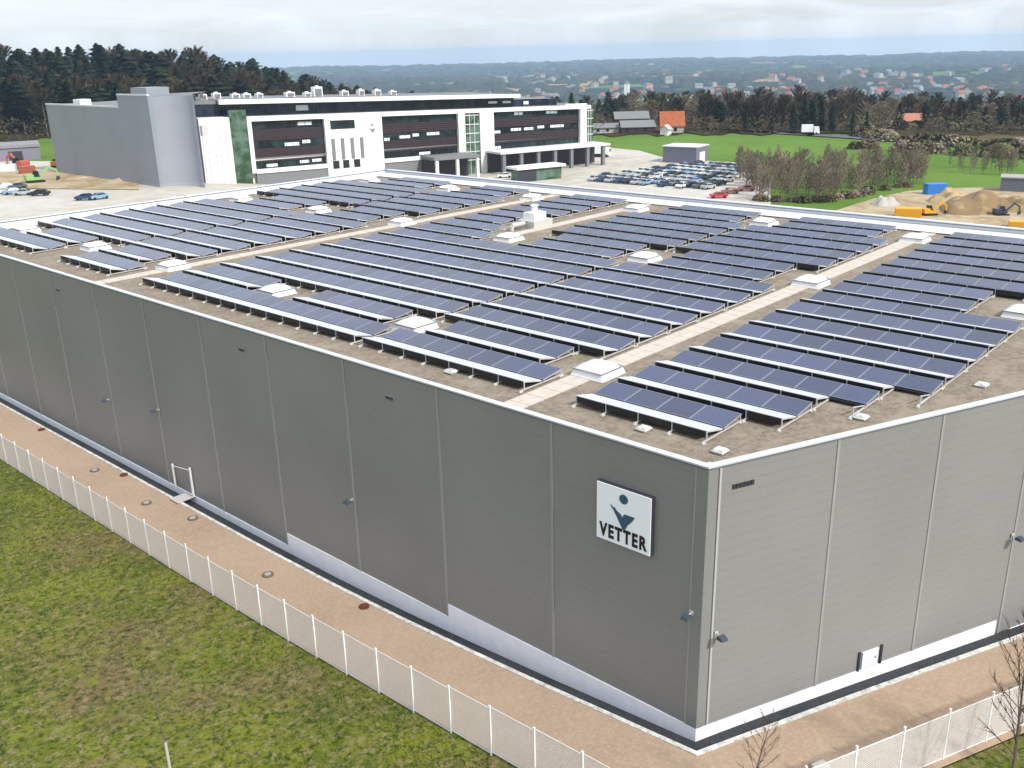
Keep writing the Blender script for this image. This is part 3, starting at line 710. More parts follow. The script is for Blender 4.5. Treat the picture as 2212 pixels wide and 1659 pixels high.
# low flat-roofed gatehouse in front with planting-dark glass
gh = empty('gatehouse', (*fw(36, 24), -5.7), FA, 'low white flat-roofed gatehouse with dark green glass in the yard before the factory', 'gatehouse')
def lb(name, m_, e, *a): return boxo(name, m_, e, *a)
lb('roof', M['white'], gh, -8,8,-3,3,3.6,4.2); lb('glazing', M['green'], gh, -7,7,-2,2.2,0,3.6)
lb('wall', M['dark'], gh, 1.5,7.3,2.21,2.4,0,3.4)

# roof plant on the factory: each unit stands on the roof
k = 0
for s in [118.5,115.5,112,107,104,100.5,92,87,84,76,71,66,61]:
    k += 1; hh = rnd.uniform(1.0, 1.6)+(1.2 if k in (9,) else 0); wd = rnd.uniform(.8, 1.3)
    z = shr(s, 15.5 if s > 114 else 15.75)
    q = MB(); q.box(-wd,wd,-1.2,1.2,0,hh); q.box(-wd*.7,wd*.7,1.2,1.5,.3,hh*.8,1); q.bar((0,0,hh),(0,0,hh+.3),.5,.5,10)
    p = fw(s, -14); o = q.build('rooftop_cooler', [M['white'], M['greyroof']], loc=(*p, z)); o.rotation_euler.z = FA
    tag(o, 'white cooling box in the line along the far white factory roof', 'cooling unit', 'cooling boxes on the factory roof')
# grey high hall at the left end, concave corner
gh2 = empty('grey_high_hall', (85, 202, 0), 0, 'windowless blue-grey hall with a curved corner at the left end of the white factory', 'industrial hall')
arc = [(86.2,202.6)]
for i in range(1, 13):
    t = i/12*math.pi/2; arc.append((86.4+7.0*math.sin(t), 197.2+5.6*math.cos(t)))
def wallstrip(pts, z0, z1, name, m_, smooth=False):
    q = MB()
    for p in pts: q.v += [(p[0]-85, p[1]-202, z0), (p[0]-85, p[1]-202, z1)]
    for i in range(len(pts)-1): q.f.append((2*i, 2*i+2, 2*i+3, 2*i+1)); q.m.append(0)
    return q.build(name, m_, gh2, smooth=smooth)
wallstrip([(85,259),(85,217.3)], -4, 17.6, 'wall', M['hallwall']); wallstrip([(85,217.3),(85,202.2),(86.2,202.6)], -4, 20.6, 'wall', M['hallwall'])
wallstrip(arc, -4, 20.4, 'curved_wall', M['hallwall'], True); wallstrip([arc[-1],(93.6,196.4),(99.0,206)], -4, 20.4, 'wall', M['hallwall'])
wallstrip([(85,259),(120,262),(125,217.3),(85,217.3)], -4, 17.6, 'wall', M['hallwall'])
q = MB(); q.poly([(0,57,17.6),(0,15.3,17.6),(40,15.3,17.6),(35,60,17.6)][::-1]); q.poly([(a-85,b-202,20.4) for a, b in [(85,217.3),(85,202.2)]+arc+[(99,206),(110,217.3)]]); q.build('roof', M['greyroof'], gh2)
lb('parapet_cap', M['capside'], gh2, -.1,.5,15.4,57,17.62,18.0); lb('roof_hatch', M['white'], gh2, 1,4,38,42,17.65,19.2)
lb('parapet_cap', M['capside'], gh2, -.1,.5,.2,15.3,20.62,20.95)
lb('stair_head', M['hallwall'], gh2, .6,6.5,1.5,9,20.42,22.4)
lb('escape_balcony', M['galv'], gh2, 9.2,10.8,-6.6,-5.6,11,13.4)

# ------------------------------------------------------------------ small buildings
def gable(name, p, rz, L, Wd, h, rh, wm, rm, label, cat, dz=0, over=.5, group=None, wins=True):
    e = empty(name, (p[0], p[1], p[2]+dz), rz, label, cat, group)
    q = MB(); q.box(-L/2,L/2,-Wd/2,Wd/2,-1,h)
    for s in (-1, 1):
        x = s*(L/2); q.poly([(x,-Wd/2,h),(x,Wd/2,h),(x,0,h+rh)] if s > 0 else [(x,Wd/2,h),(x,-Wd/2,h),(x,0,h+rh)])
    q.build('wall', wm, e)
    q = MB(); o = over; dzz = rh*o/(Wd/2)
    for s in (-1, 1):
        q.hexa([(-L/2-o,s*(Wd/2+o),h-dzz),(L/2+o,s*(Wd/2+o),h-dzz),(L/2+o,0,h+rh),(-L/2-o,0,h+rh),(-L/2-o,s*(Wd/2+o),h-dzz+.25),(L/2+o,s*(Wd/2+o),h-dzz+.25),(L/2+o,0,h+rh+.25),(-L/2-o,0,h+rh+.25)])
    fixn(q.build('roof', rm, e))
    if wins:
        for s in (-1, 1):
            for k in range(max(1, int(L/4))):
                x = -L/2+2+k*4
                if x < L/2-1: lb('window', M['glass'], e, x-.6,x+.6,min(s*Wd/2,s*(Wd/2+.05)),max(s*Wd/2,s*(Wd/2+.05)),1,2.4)
        lb('door', M['bark'], e, L/2,L/2+.06,-.6,.6,0,2.1)
    return e
VR = YAW+0  # facing helpers
def face(p): return math.atan2(CP.y-p[1], CP.x-p[0])+math.pi/2
p = atg(1362, 276); gable('barn', p, face(p)+.15, 15, 9, 4.4, 2.6, M['barn'], M['greyroof'], 'long barn with a pale grey roof, rear one of two beside the orange-roofed house', 'barn')
p = atg(1376, 288); gable('barn', p, face(p)+.15, 14, 8, 3.0, 2.2, M['barn'], M['greyroof'], 'lower front barn with dark red-brown boards beside the orange-roofed house', 'barn')
p = atg(1308, 288); gable('farm_shed', p, face(p)+.1, 11, 7, 2.6, 1.4, M['pale'], M['greyroof'], 'low pale grey farm shed left of the barns', 'shed')
p = atg(1450, 287); gable('farmhouse', p, face(p)+.1, 9.5, 9, 3.4, 5.2, M['pale'], M['redroof'], 'farmhouse with a big bright orange tiled roof at the edge of the green field', 'house')
p = atg(1438, 292); gable('white_shed', p, face(p)+1.2, 4, 3.4, 2.6, 1.4, M['white'], M['pale'], 'tiny white shed in front of the orange-roofed farmhouse', 'shed', wins=False)
p = atg(1965, 272); gable('cottage', p, face(p)+.1, 9, 8, 2.4, 2.6, M['pale'], mat('pink_tiles', lit(226,150,126), .9), 'small house with a salmon-pink roof among trees at the right', 'house')
p = atg(1480, 350); e = empty('grey_depot', p, face(p)-.42, 'plain flat-roofed blue-grey box building between the yard and the green field', 'depot')
q = MB(); q.box(-5.6,5.6,-4.5,4.5,-1,5.0); q.build('wall', mat('depot_grey', lin(104,106,122), .6), e); lb('parapet_cap', M['white'], e, -5.8,5.8,-4.7,4.7,5.02,5.3); lb('door', M['capside'], e, 5.62,5.7,-2,2,0,3.4)
p = atg(2200, 412); e = empty('site_building', p, face(p), 'grey flat building cut by the right edge above the earth heaps', 'building'); q = MB(); q.box(-4,8,-3,3,-1,3.2); q.build('wall', mat('site_grey', lin(96,98,112), .7), e); lb('roof', M['conc'], e, -4.2,8.2,-3.2,3.2,3.22,3.5)
p = atg(5, 345); e = empty('flat_shed', p, face(p), 'long low grey shed at the left edge before the wood', 'shed'); q = MB(); q.box(-16,11,-8,8,-1,4); q.build('wall', mat('shed_grey', lin(120,120,134), .8), e); lb('roof', mat('shed_roof', lit(168,166,174), .8), e, -16.4,11.4,-8.4,8.4,4.02,4.9); lb('door', M['dark'], e, 2,6,-8.1,-8.02,0,3)
# low white office cabins along the yard
# ------------------------------------------------------------------ vehicles
def make_car():
    e = empty('parked_car', (0,0,0), 0, 'x', 'car', 'cars in the crowded car park')
    prof = [(-2.1,.35),(-2.12,.75),(-1.95,.92),(-1.2,.98),(-.55,1.42),(.85,1.45),(1.55,1.02),(2.05,.92),(2.12,.4)]
    q = MB(); n_ = len(prof); yo = [.86,.88,.88,.86,.68,.68,.84,.86,.86]
    for s in (-1, 1): q.v += [(x, s*yo[i], z) for i, (x, z) in enumerate(prof)]
    q.f += [tuple(range(n_)), tuple(range(2*n_-1, n_-1, -1))]+[(i, n_+i, n_+(i+1)%n_, (i+1)%n_) for i in range(n_)]; q.m += [0]*(n_+2)
    body = q.build('body', M['car'], e); fixn(body)
    g_ = MB()
    for s in (-1, 1): g_.poly([(-1.05,s*.87,.99),(1.38,s*.87,1.03),(.8,s*.705,1.38),(-.5,s*.705,1.36)])
    g_.poly([(-1.22,-.8,1.0),(-.56,-.66,1.44),(-.56,.66,1.44),(-1.22,.8,1.0)]); g_.poly([(1.56,-.78,1.04),(1.56,.78,1.04),(.87,.64,1.47),(.87,-.64,1.47)])
    g_.build('windows', M['glass'], e)
    for x in (-1.35, 1.35):
        for s in (-1, 1): w_ = MB(); w_.bar((x,s*.68,.32),(x,s*.9,.32),.32,n=12); w_.build('wheel', M['tyre'], e)
    return e
CAR = make_car(); CART = (CAR, [(c, []) for c in kids(CAR)])
for c in kids(CAR): c.color = (.5,.5,.5,1)
PAL = [('silver', (.42,.44,.46,1)),('silver', (.5,.51,.53,1)),('white', (.72,.73,.74,1)),('black', (.02,.02,.025,1)),('dark grey', (.09,.1,.11,1)),('dark blue', (.03,.06,.14,1)),('grey', (.22,.24,.26,1)),('light blue', (.22,.36,.5,1)),('white', (.72,.73,.74,1)),('silver', (.42,.44,.46,1)),('silver', (.5,.51,.53,1))]
nc = 0; cfirst = []
A0, A1 = atg(1345, 398), atg(1575, 420); B0 = atg(1590, 358)
rows = [((1275,391),(1500,409)),((1300,384),(1545,411)),((1345,379),(1572,404)),((1380,374),(1588,396)),((1410,369.5),(1602,388)),((1440,365.5),(1615,381)),((1470,361.5),(1628,375)),((1500,357.5),(1636,369))]
for ri, (a, b) in enumerate(rows):
    P, Q = atg(*a), atg(*b); P.z = Q.z = 0; L_ = (Q-P).length; n_ = int(L_/2.75); d_ = (Q-P).normalized()
    for i in range(n_):
        if rnd.random() < .13: continue
        p = P+d_*(i+.5)*2.75; cn, cc = rnd.choice(PAL)
        clone(CART, (p.x, p.y, gz(p.x, p.y)+.2), math.atan2(d_.y, d_.x)+math.pi/2+rnd.uniform(-.04,.04)+(math.pi if rnd.random() < .4 else 0), color=cc, label=cn+' car in the '+['front','second','third','fourth','fifth','sixth','seventh','back'][ri]+' row of the packed car park, '+('left' if i < n_/3 else 'right' if i > n_*.67 else 'middle')+' part', first=cfirst); nc += 1
p = atg(1552, 429); clone(CART, (p.x, p.y, p.z+.2), face(p)+.2, color=(.55,.03,.05,1), label='bright red car alone at the front edge of the car park', first=cfirst)
p = atg(1577, 420); clone(CART, (p.x, p.y, p.z+.2), face(p)+.5, color=(.25,.09,.05,1), label='rust-brown car behind the bright red one', first=cfirst)
p = atg(1612, 414); clone(CART, (p.x, p.y, p.z+.2), face(p)+.2, color=(.32,.12,.1,1), label='dull red car at the right end of the car park', first=cfirst)
for i, (x, y, cn, cc) in enumerate([(5,420,'white',PAL[2][1]),(28,421,'light blue',PAL[7][1]),(52,423,'silver',PAL[0][1]),(88,424,'black',PAL[3][1]),(12,410,'silver',PAL[1][1]),(40,409,'dark grey',PAL[4][1]),(185,434,'dark blue',PAL[5][1]),(215,432,'light blue',PAL[7][1]),(1090,385,'white',PAL[2][1]),(590+380,372,'grey',PAL[6][1])]):
    p = atg(x, y); clone(CART, (p.x, p.y, p.z+.2), face(p)+rnd.uniform(-.5,.5), color=cc, label=cn+' car parked on the bare yard beyond the far '+('left parapet' if x < 300 else 'end of the roof'), group='cars on the open yard', first=cfirst)
def lorry(p, rz, col, label, L=12.0):
    e = empty('lorry', (p[0], p[1], p[2]+.2), rz, label, 'lorry', 'lorries at the factory')
    q = MB(); q.box(-L/2,L/2-2.6,-1.25,1.25,1.1,3.9); o = q.build('cargo_box', M['paint'], e); o.color = col
    q = MB(); q.hexa([(L/2-2.2,-1.2,.6),(L/2,-1.2,.6),(L/2,1.2,.6),(L/2-2.2,1.2,.6),(L/2-2.2,-1.15,3.1),(L/2-.4,-1.1,3.1),(L/2-.4,1.1,3.1),(L/2-2.2,1.15,3.1)]); o = q.build('cab', M['white'], e)
    lb('windscreen', M['glass'], e, L/2-.32,L/2-.1,-1,1,1.7,2.6)
    lb('chassis', M['dark'], e, -L/2,L/2-.4,-.5,.5,.6,1.05)
    for x in (-L/2+1.2,-L/2+2.4,L/2-1.3):
        for s in (-1, 1): w_ = MB(); w_.bar((x,s*.9,.5),(x,s*1.22,.5),.5,n=12); w_.build('wheel', M['tyre'], e)
WH = (.75,.76,.77,1)
for x, y, dr, L_, s in ((1196,352,.5,10,'left one of the white lorries at the right docks'),(1250,345,.5,10,'middle white lorry at the right docks'),(1300,340,-.2,6,'short white lorry standing clear at the right end of the factory'),(955,372,.3,9,'white lorry under the grey canopy in the middle of the yard')):
    p = atg(x, y); lorry(p, face(p)+dr, WH, s, L_)
p = atg(1750, 292); lorry(p, face(p)+.1, (.8,.82,.85,1), 'white lorry driving on the country road past the green field', 7)
def excavator(p, rz, col, label, sc=1.0):
    e = empty('excavator', p, rz, label, 'excavator', 'machines on the building sites'); e.scale = (sc,)*3
    for s in (-1, 1):
        q = MB(); q.hexa([(-1.7,s*1.2-.28,0),(1.7,s*1.2-.28,0),(1.7,s*1.2+.28,0),(-1.7,s*1.2+.28,0),(-1.9,s*1.2-.28,.7),(1.9,s*1.2-.28,.7),(1.9,s*1.2+.28,.7),(-1.9,s*1.2+.28,.7)]); q.build('track', M['tyre'], e)
    q = MB(); q.box(-2.1,1.3,-1.2,1.2,.85,1.4); q.box(-2.2,-.4,-1.2,1.2,1.4,2.1); o = q.build('upper_body', M['paint'], e); o.color = col
    q = MB(); q.hexa([(-.3,.2,1.42),(1.2,.2,1.42),(1.2,1.15,1.42),(-.3,1.15,1.42),(-.2,.25,2.8),(.9,.25,2.8),(.9,1.1,2.8),(-.2,1.1,2.8)]); o = q.build('cab', M['glass'], e)
    q = MB(); q.beam((1.1,-.3,1.5),(3.2,-.3,3.6),.35,.45); q.beam((3.1,-.3,3.7),(4.9,-.3,2.6),.3,.4); q.beam((4.8,-.3,2.7),(5.0,-.3,1.2),.25,.35); o = q.build('boom', M['paint'], e); o.color = col
    q = MB(); q.hexa([(4.5,-.7,.4),(5.3,-.7,.6),(5.3,.1,.6),(4.5,.1,.4),(4.7,-.7,1.3),(5.2,-.7,1.3),(5.2,.1,1.3),(4.7,.1,1.3)]); q.build('bucket', M['dark'], e)
YE = (.62,.30,.01,1)
p = atg(2006, 466); excavator(p, face(p)+.6, YE, 'yellow excavator with raised arm beside the yellow container beyond the roof', .75)
p = atg(45, 366); excavator(p, face(p)+2.2, (.5,.1,.06,1), 'red excavator on the building site at the far left', 1.2)
p = atg(124, 362); excavator(p, face(p)+1.2, (.7,.22,.03,1), 'orange excavator close to the left corner of the grey windowless hall', .9)
p = atg(78, 396); excavator(p, face(p)+.2, (.25,.42,.14,1), 'green excavator on the pale earth at the far left', 1.1)
p = atg(2162, 466); excavator(p, face(p)+.4, (.03,.04,.06,1), 'dark navy excavator at the foot of the earth heaps at the right', .7)
def container(p, rz, col, label, L=6, h=2.6, nm='container', wd=2.4):
    e = empty(nm, p, rz, label, 'container', 'containers on the building sites')
    q = MB(); q.box(-L/2,L/2,-wd/2,wd/2,.1,h)
    x = -L/2+.2
    while x < L/2-.2: q.box(x,x+.15,-wd/2-.05,-wd/2,.2,h-.15); q.box(x,x+.15,wd/2,wd/2+.05,.2,h-.15); x += .35
    o = q.build('box', M['paint'], e); o.color = col
    q = MB(); q.box(L/2,L/2+.05,-wd/2+.1,-.03,.25,h-.15); q.box(L/2,L/2+.05,.03,wd/2-.1,.25,h-.15); o = q.build('door', M['paint'], e); o.color = tuple(c*.8 for c in col[:3])+(1,)
p = atg(1960, 469); container(p, face(p)+.1, (.66,.33,.01,1), 'big yellow container just beyond the far right parapet', 5, 1.9)
p = atg(2215, 492); container(p, face(p)+.1, (.66,.36,.02,1), 'yellow container cut by the right edge of the picture', 6, 1.3)
p = atg(2018, 420); container(p, face(p)+.5, (.03,.18,.55,1), 'blue container standing on the earth bank behind the yellow machines', 4.6, 2.6)
p = atg(1025, 392) if False else atg(718, 392); container(p, face(p)+.1, (.1,.3,.5,1), 'small blue cabin at the foot of the white factory', 2.0, 2.4)
for i, (x, y, col, s, L_) in enumerate([(15,372,(.7,.72,.75,1),'white container at the far left edge of the building site',5),(150,372,(.1,.16,.24,1),'dark blue container before the grey windowless hall',4),(205,378,(.3,.36,.4,1),'grey container before the grey windowless hall',5),(60,376,(.3,.08,.04,1),'brown-red container by the red excavator',4)]):
    p = atg(x, y); container(p, face(p)+rnd.uniform(-.3,.3), col, s, L_, 2.2)
# heaps of earth
def heap(p, rx, ry, h, m_, label, seed):
    q = MB(); n_ = 22; r2 = random.Random(seed); ph = [r2.uniform(0,6) for _ in range(6)]
    for i in range(n_+1):
        for j in range(n_+1):
            u, v = -1+2*i/n_, -1+2*j/n_; r_ = math.hypot(u, v)
            z = h*max(0, (1-r_*r_))*(.7+.3*math.sin(u*5+ph[0])*math.cos(v*6+ph[1]))+h*.12*math.sin(u*13+ph[2])*math.sin(v*11+ph[3])*max(0,1-r_)
            q.v.append((u*rx, v*ry, z-.15+(-.6 if r_ > 1 else 0)))
    for i in range(n_):
        for j in range(n_): a = i*(n_+1)+j; q.f.append((a, a+n_+1, a+n_+2, a+1)); q.m.append(0)
    o = q.build('earth_heap', m_, loc=(p[0], p[1], p[2]+.1), smooth=True); tag(o, label, 'earth heap', 'heaps on the building sites')
M['sand'] = mat('light_sand', lit(226,200,150), .95, noise=(.3, lit(180,146,96), .45, .65), bump=(2,1))
M['soil'] = mat('brown_soil', lit(160,132,92), .95, noise=(.4, lit(196,170,124), .5, .7), bump=(2,1))
for i, (x, y, rx, ry, h, m_, s) in enumerate([(2110,448,14,7,4.2,'soil','long brown heap of soil at the right'),(2052,436,6,5,3.4,'sand','bright sand heap right behind the yellow excavator'),(2190,450,8,6,3,'soil','brown heap at the right edge'),(1912,443,4.2,3,2.6,'pale','pale greenish white heap left of the blue container'),(265,392,8,4,1.2,'earth','tan heap at the foot of the grey windowless hall'),(170,388,7,3.5,.9,'earth','low flat tan heap at the far left'),(40,394,7,4,1.0,'earth','sand heap beside the green excavator')]):
    heap(atg(x, y), rx, ry, h, M[m_], s, i)

# ------------------------------------------------------------------ fence round the hall
FX = -5.12*K-.0
tfx = (FX-NX*5.95)/TX; fcy = NY*5.95+TY*tfx
PSP, FH = 2.53, 2.42
def mesh_panel(L, H):
    q = MB(); w_ = .0065; p = .098
    n_ = int((L+H)/p)
    for i in range(n_):
        c = i*p
        # rising /: y = x - (L) + c ... clip to the panel
        for sgn in (1, -1):
            pts = []
            x0 = max(0, c-H); x1 = min(L, c)
            if x1-x0 < .02: continue
            if sgn > 0: a = (x0, c-x0); b = (x1, c-x1)
            else: a = (L-x0, c-x0); b = (L-x1, c-x1)
            ya = .006*sgn
            q.beam((a[0], ya, a[1]), (b[0], ya, b[1]), .008, .0135)
    q.box(0, L, -.012, .012, H-.02, H+.02); q.box(0, L, -.012, .012, .01, .05)
    return q
pm = mesh_panel(PSP, FH-.12).build('wire_mesh', M['fence'])
pq = MB(); pq.box(-.035,.035,-.035,.035,-.5,FH+.16); pq.box(-.045,.045,-.045,.045,FH+.16,FH+.19); pm_post = pq.build('post', M['white'])
used2 = set()
def put(o, e, loc, rz, shx=0):
    c = o if o not in used2 else o.copy()
    if o in used2: COL.objects.link(c)
    used2.add(o); c.parent = e
    c.matrix_local = Matrix.Translation(loc) @ Matrix.Rotation(rz, 4, 'Z') @ Matrix(((1,0,0,0),(0,1,0,0),(shx,0,1,0),(0,0,0,1)))
    return c
f1 = empty('wire_fence', (FX, fcy, 0), 0, 'pale wire mesh fence with white posts between the sand path and the meadow', 'fence')
n1 = 30
for i in range(n1):
    y0 = fcy+i*PSP; y1 = y0+PSP; z0, z1 = gz(FX, y0), gz(FX, y1)
    put(pm_post, f1, (0, y0-fcy, z0), 0); put(pm, f1, (0, y0-fcy, z0+.06), math.pi/2, (z1-z0)/PSP)
put(pm_post, f1, (0, n1*PSP, gz(FX, fcy+n1*PSP)), 0)
# corner piece so the right run starts clear of the last post
f2 = empty('wire_fence', (FX+TX*.12, fcy+TY*.12, 0), -PHI, 'wire mesh fence with white posts along the right side, behind the bare trees', 'fence')
n2 = 16
for i in range(n2):
    a = (FX+TX*(.12+i*PSP), fcy+TY*(.12+i*PSP)); b = (a[0]+TX*PSP, a[1]+TY*PSP); z0, z1 = gz(*a), gz(*b)
    put(pm_post, f2, (i*PSP, 0, z0), 0); put(pm, f2, (i*PSP, 0, z0+.06), 0, (z1-z0)/PSP)
# manhole covers and small hydrant lids on the path
def manhole(x, y, label, rust=False):
    p = atg(x, y); q = MB()
    q.bar((0,0,.02),(0,0,.09),.36 if not rust else .3,n=20,mi=0); q.bar((0,0,.09),(0,0,.11),.2 if not rust else .2,n=20,mi=1)
    o = q.build('manhole_cover', [M['bark'], M['conc']] if not rust else [M['rust'], M['rust']], loc=(p.x, p.y, p.z+.05)); tag(o, label, 'manhole cover' if not rust else 'lid', 'covers set in the sand path')
for x, y, s in ((205,1018,'farthest left'),(317,1089,'second from the left'),(417,1122,'just below the white footbridge'),(579,1244,'nearest the viewer')): manhole(x, y, 'round manhole with pale centre in the sand path, '+s)
for x, y, s in ((90,930,'farthest away'),(268,1028,'between the first two manholes'),(787,1313,'nearest the corner of the hall')): manhole(x, y, 'rust-brown lid beside the kerb, '+s, True)
p = atg(1772, 1668); e = empty('junction_box', p, -PHI, 'small white box at the bottom edge by the right fence', 'utility box'); lb('cabinet', M['white'], e, -.3,.3,-.2,.2,0,.3); lb('lid', M['galv'], e, -.33,.33,-.23,.23,.31,.36)

# ------------------------------------------------------------------ trees
def conifer(seed, h=24, r=3.6, dark=True, pine=False):
    r2 = random.Random(seed); t = MB(); t.bar((0,0,-1),(0,0,h*.55),.32,.2,7); t.bar((0,0,h*.55),(0,0,h*.97),.2,.04,6)
    c = MB(); n_ = 1900
    for i in range(n_):
        f = r2.random()**.75; z = h*(.12+.88*f) if not pine else h*(.3+.7*f)
        prof = (1-f)**.55 if not pine else (math.sin(min(1,f*1.02)*math.pi)**.6*.9)
        lay = .72+.28*math.sin(z*3.1+seed)
        a = r2.uniform(0, 2*math.pi); lob = .82+.18*math.sin(a*3+z*.8+seed)
        rr_ = r*max(.05, prof)*lay*lob*r2.uniform(.35, 1.0)**.5
        x, y = rr_*math.cos(a), rr_*math.sin(a); s = r2.uniform(.5, 1.15)*(.6+.6*(1-f))
        dx, dy = math.cos(a), math.sin(a); px, py = -dy, dx; dr = r2.uniform(-.1,.55)
        c.poly([(x-dx*s*.6-px*s*.5,y-dy*s*.6-py*s*.5,z+s*.3*r2.random()),(x+dx*s-px*s*.2,y+dy*s-py*s*.2,z-dr*s),(x+dx*s+px*s*.3,y+dy*s+py*s*.3,z-dr*s+.1),(x-dx*s*.5+px*s*.6,y-dy*s*.5+py*s*.6,z+.2)])
    e = empty('conifer', (0,0,0), 0, 'x', 'tree'); a = c.build('crown', M['needle'], e); b = t.build('trunk', M['bark'], e)
    return (e, [(a, []), (b, [])])
def bare(seed, h=20, spread=6, tw='twig', nb=26, ntw=46, tr=.28, thick=.05, name='bare_tree', low=.28):
    r2 = random.Random(seed); t = MB(); c = MB()
    top = Vector((r2.uniform(-.4,.4), r2.uniform(-.4,.4), h*.93)); t.bar((0,0,-1),(0,0,h*.3),tr,tr*.75,7); t.bar((0,0,h*.3),top,tr*.75,tr*.12,6)
    for i in range(nb):
        f = low+(.95-low)*(i+r2.random())/nb; base = Vector((0,0,h*.3)).lerp(top, max(0,(f-.3)/.65)) if f > .3 else Vector((0,0,h*f))
        a = i*2.4+r2.uniform(-.4,.4); L_ = spread*(.28+.72*math.sin(min(1,f*1.05)*math.pi)**.7)*r2.uniform(.65,1.1)*.85; up = r2.uniform(.3,.7)+f*.9
        d = Vector((math.cos(a), math.sin(a), up)).normalized(); tip = base+d*L_+Vector((0,0,L_*.25))
        c.bar(base, tip, tr*.28*(1.2-f), thick*.5, 4, cap=False)
        for k in range(ntw):
            q0 = base.lerp(tip, r2.uniform(.25,1)); dd = (d+Vector((r2.uniform(-1,1), r2.uniform(-1,1), r2.uniform(-.5,1)))*.9).normalized()
            l_ = L_*r2.uniform(.12,.42); w_ = thick*r2.uniform(.5,1.4); sd_ = dd.orthogonal().normalized(); sd_ = Matrix.Rotation(r2.uniform(0,6.3),3,dd) @ sd_*w_
            e1 = q0+dd*l_; c.poly([q0-sd_, q0+sd_, e1])
    e = empty(name, (0,0,0), 0, 'x', 'tree'); a = c.build('crown', M[tw], e); b = t.build('trunk', M['bark'], e)
    return (e, [(a, []), (b, [])])
CONS = [conifer(1,22,5.2), conifer(2,21,5.6), conifer(4,21,6.2,pine=True), conifer(5,22,5.8,pine=True), conifer(6,20.5,6.6,pine=True)]
BARE = [bare(11,20,7,'twig',36,130,.3,.14,low=.1), bare(12,18,7.5,'twig',36,130,.3,.14,low=.1), bare(13,21,6.5,'twig2',34,120,.28,.12,low=.12), bare(14,17,7,'twig2',36,120,.26,.13,low=.08)]
tf = []
def wz(a, w_):
    if w_ == 'left wood': return ', left wood, '+('at the left picture edge' if a < 23.5 else 'above the grey windowless hall' if a < 28.5 else 'above the left part of the factory' if a < 36 else 'at its thin right end')
    return ' in the far wood, '+('behind the factory' if a < 52 else 'behind the barns' if a < 57 else 'behind the road' if a < 67 else 'towards the right picture edge')
def plant(P, x, y, sc, label, grp, dz=0):
    z = gz(x, y)+dz; s = sc*rnd.uniform(.9,1.06); fat = 1.28 if 'wood' in grp else 1; return clone(P, (x, y, z), rnd.uniform(0,6.28), (fat*s*rnd.uniform(.9,1.15), fat*s*rnd.uniform(.9,1.15), s), label=label, group=grp, first=tf)
def pol(a, d): return CP.x+d*math.sin(R(a)), CP.y+d*math.cos(R(a))
def azd(px, py):
    p = atg(px, py); dx, dy = p.x-CP.x, p.y-CP.y; return math.degrees(math.atan2(dx, dy)), math.hypot(dx, dy)
HIDE = [(azd(1305,288)[0], azd(1495,288)[0], azd(1400,276)[1]+16), (azd(1945,272)[0], azd(1990,272)[0], azd(1965,272)[1]+12)]
def blocked(a, d): return any(a0 < a < a1 and d < dd for a0, a1, dd in HIDE)
# wood on the ridge at the left
cnt = {'c':0,'b':0}
for d, n_ in ((452,26),(470,27),(490,30),(512,32),(536,36),(560,38),(592,40),(630,40)):
    for i in range(n_):
        a = 18.5+24.5*(i+rnd.uniform(.1,.9))/n_; tp = 1-.40*sm(30, 42, a)
        if d < 480 and a > 40: continue
        x, y = pol(a, d+rnd.uniform(-9,9))
        front = d < 520
        pc = .8 if a < 23.5 else (.42 if front else .72)
        if rnd.random() < pc: plant(rnd.choice(CONS), x, y, tp*rnd.uniform(.85,1.08), ('tall dark conifer on the skyline' if d > 540 else 'dark green conifer')+wz(a, 'left wood'), 'trees of the left wood'); cnt['c'] += 1
        else: plant(rnd.choice(BARE[:2]), x, y, tp*rnd.uniform(.9,1.1), ('bare brown tree on the skyline' if d > 540 else 'bare brown-grey tree')+wz(a, 'left wood'), 'trees of the left wood'); cnt['b'] += 1
# wood beyond the green field at the right
for d, n_ in ((432,34),(455,36),(480,38),(510,38),(545,34)):
    for i in range(n_):
        a = 44+33*(i+rnd.uniform(.1,.9))/n_
        if a < 52 and d < 470 or blocked(a, d+8): continue
        x, y = pol(a, d+rnd.uniform(-9,9)-(12 if 56 < a < 66 else 0))
        dark = (52 < a < 54.5) or (a < 52) or (a > 70)
        sc = .62 if a < 55 else (.69 if a < 67 else .55)
        if rnd.random() < (.8 if a < 54.5 else .5 if a > 69 else .14): plant(rnd.choice(CONS), x, y, sc*.82, 'dark conifer'+wz(a, 'wood past the green field'), 'trees of the far wood')
        else: plant(rnd.choice(BARE[:2]+BARE), x, y, sc*.93, ('bare brown tree at the front' if d < 460 else 'bare brown tree deep inside')+wz(a, 'wood past the green field'), 'trees of the far wood')
for x, y, s in ((1712,288,.55),(1735,287,.6),(1755,288,.52),(1772,290,.58),(1795,292,.5),(1840,290,.4),(1528,262,.66),(1610,285,.36),(1665,287,.34),(1870,285,.36)):
    p = atg(x, y); q = rnd.choice(CONS[:2]); plant(q, p.x, p.y, s, 'very dark dense fir standing in front of the brown wood by the road', 'dark firs by the road')
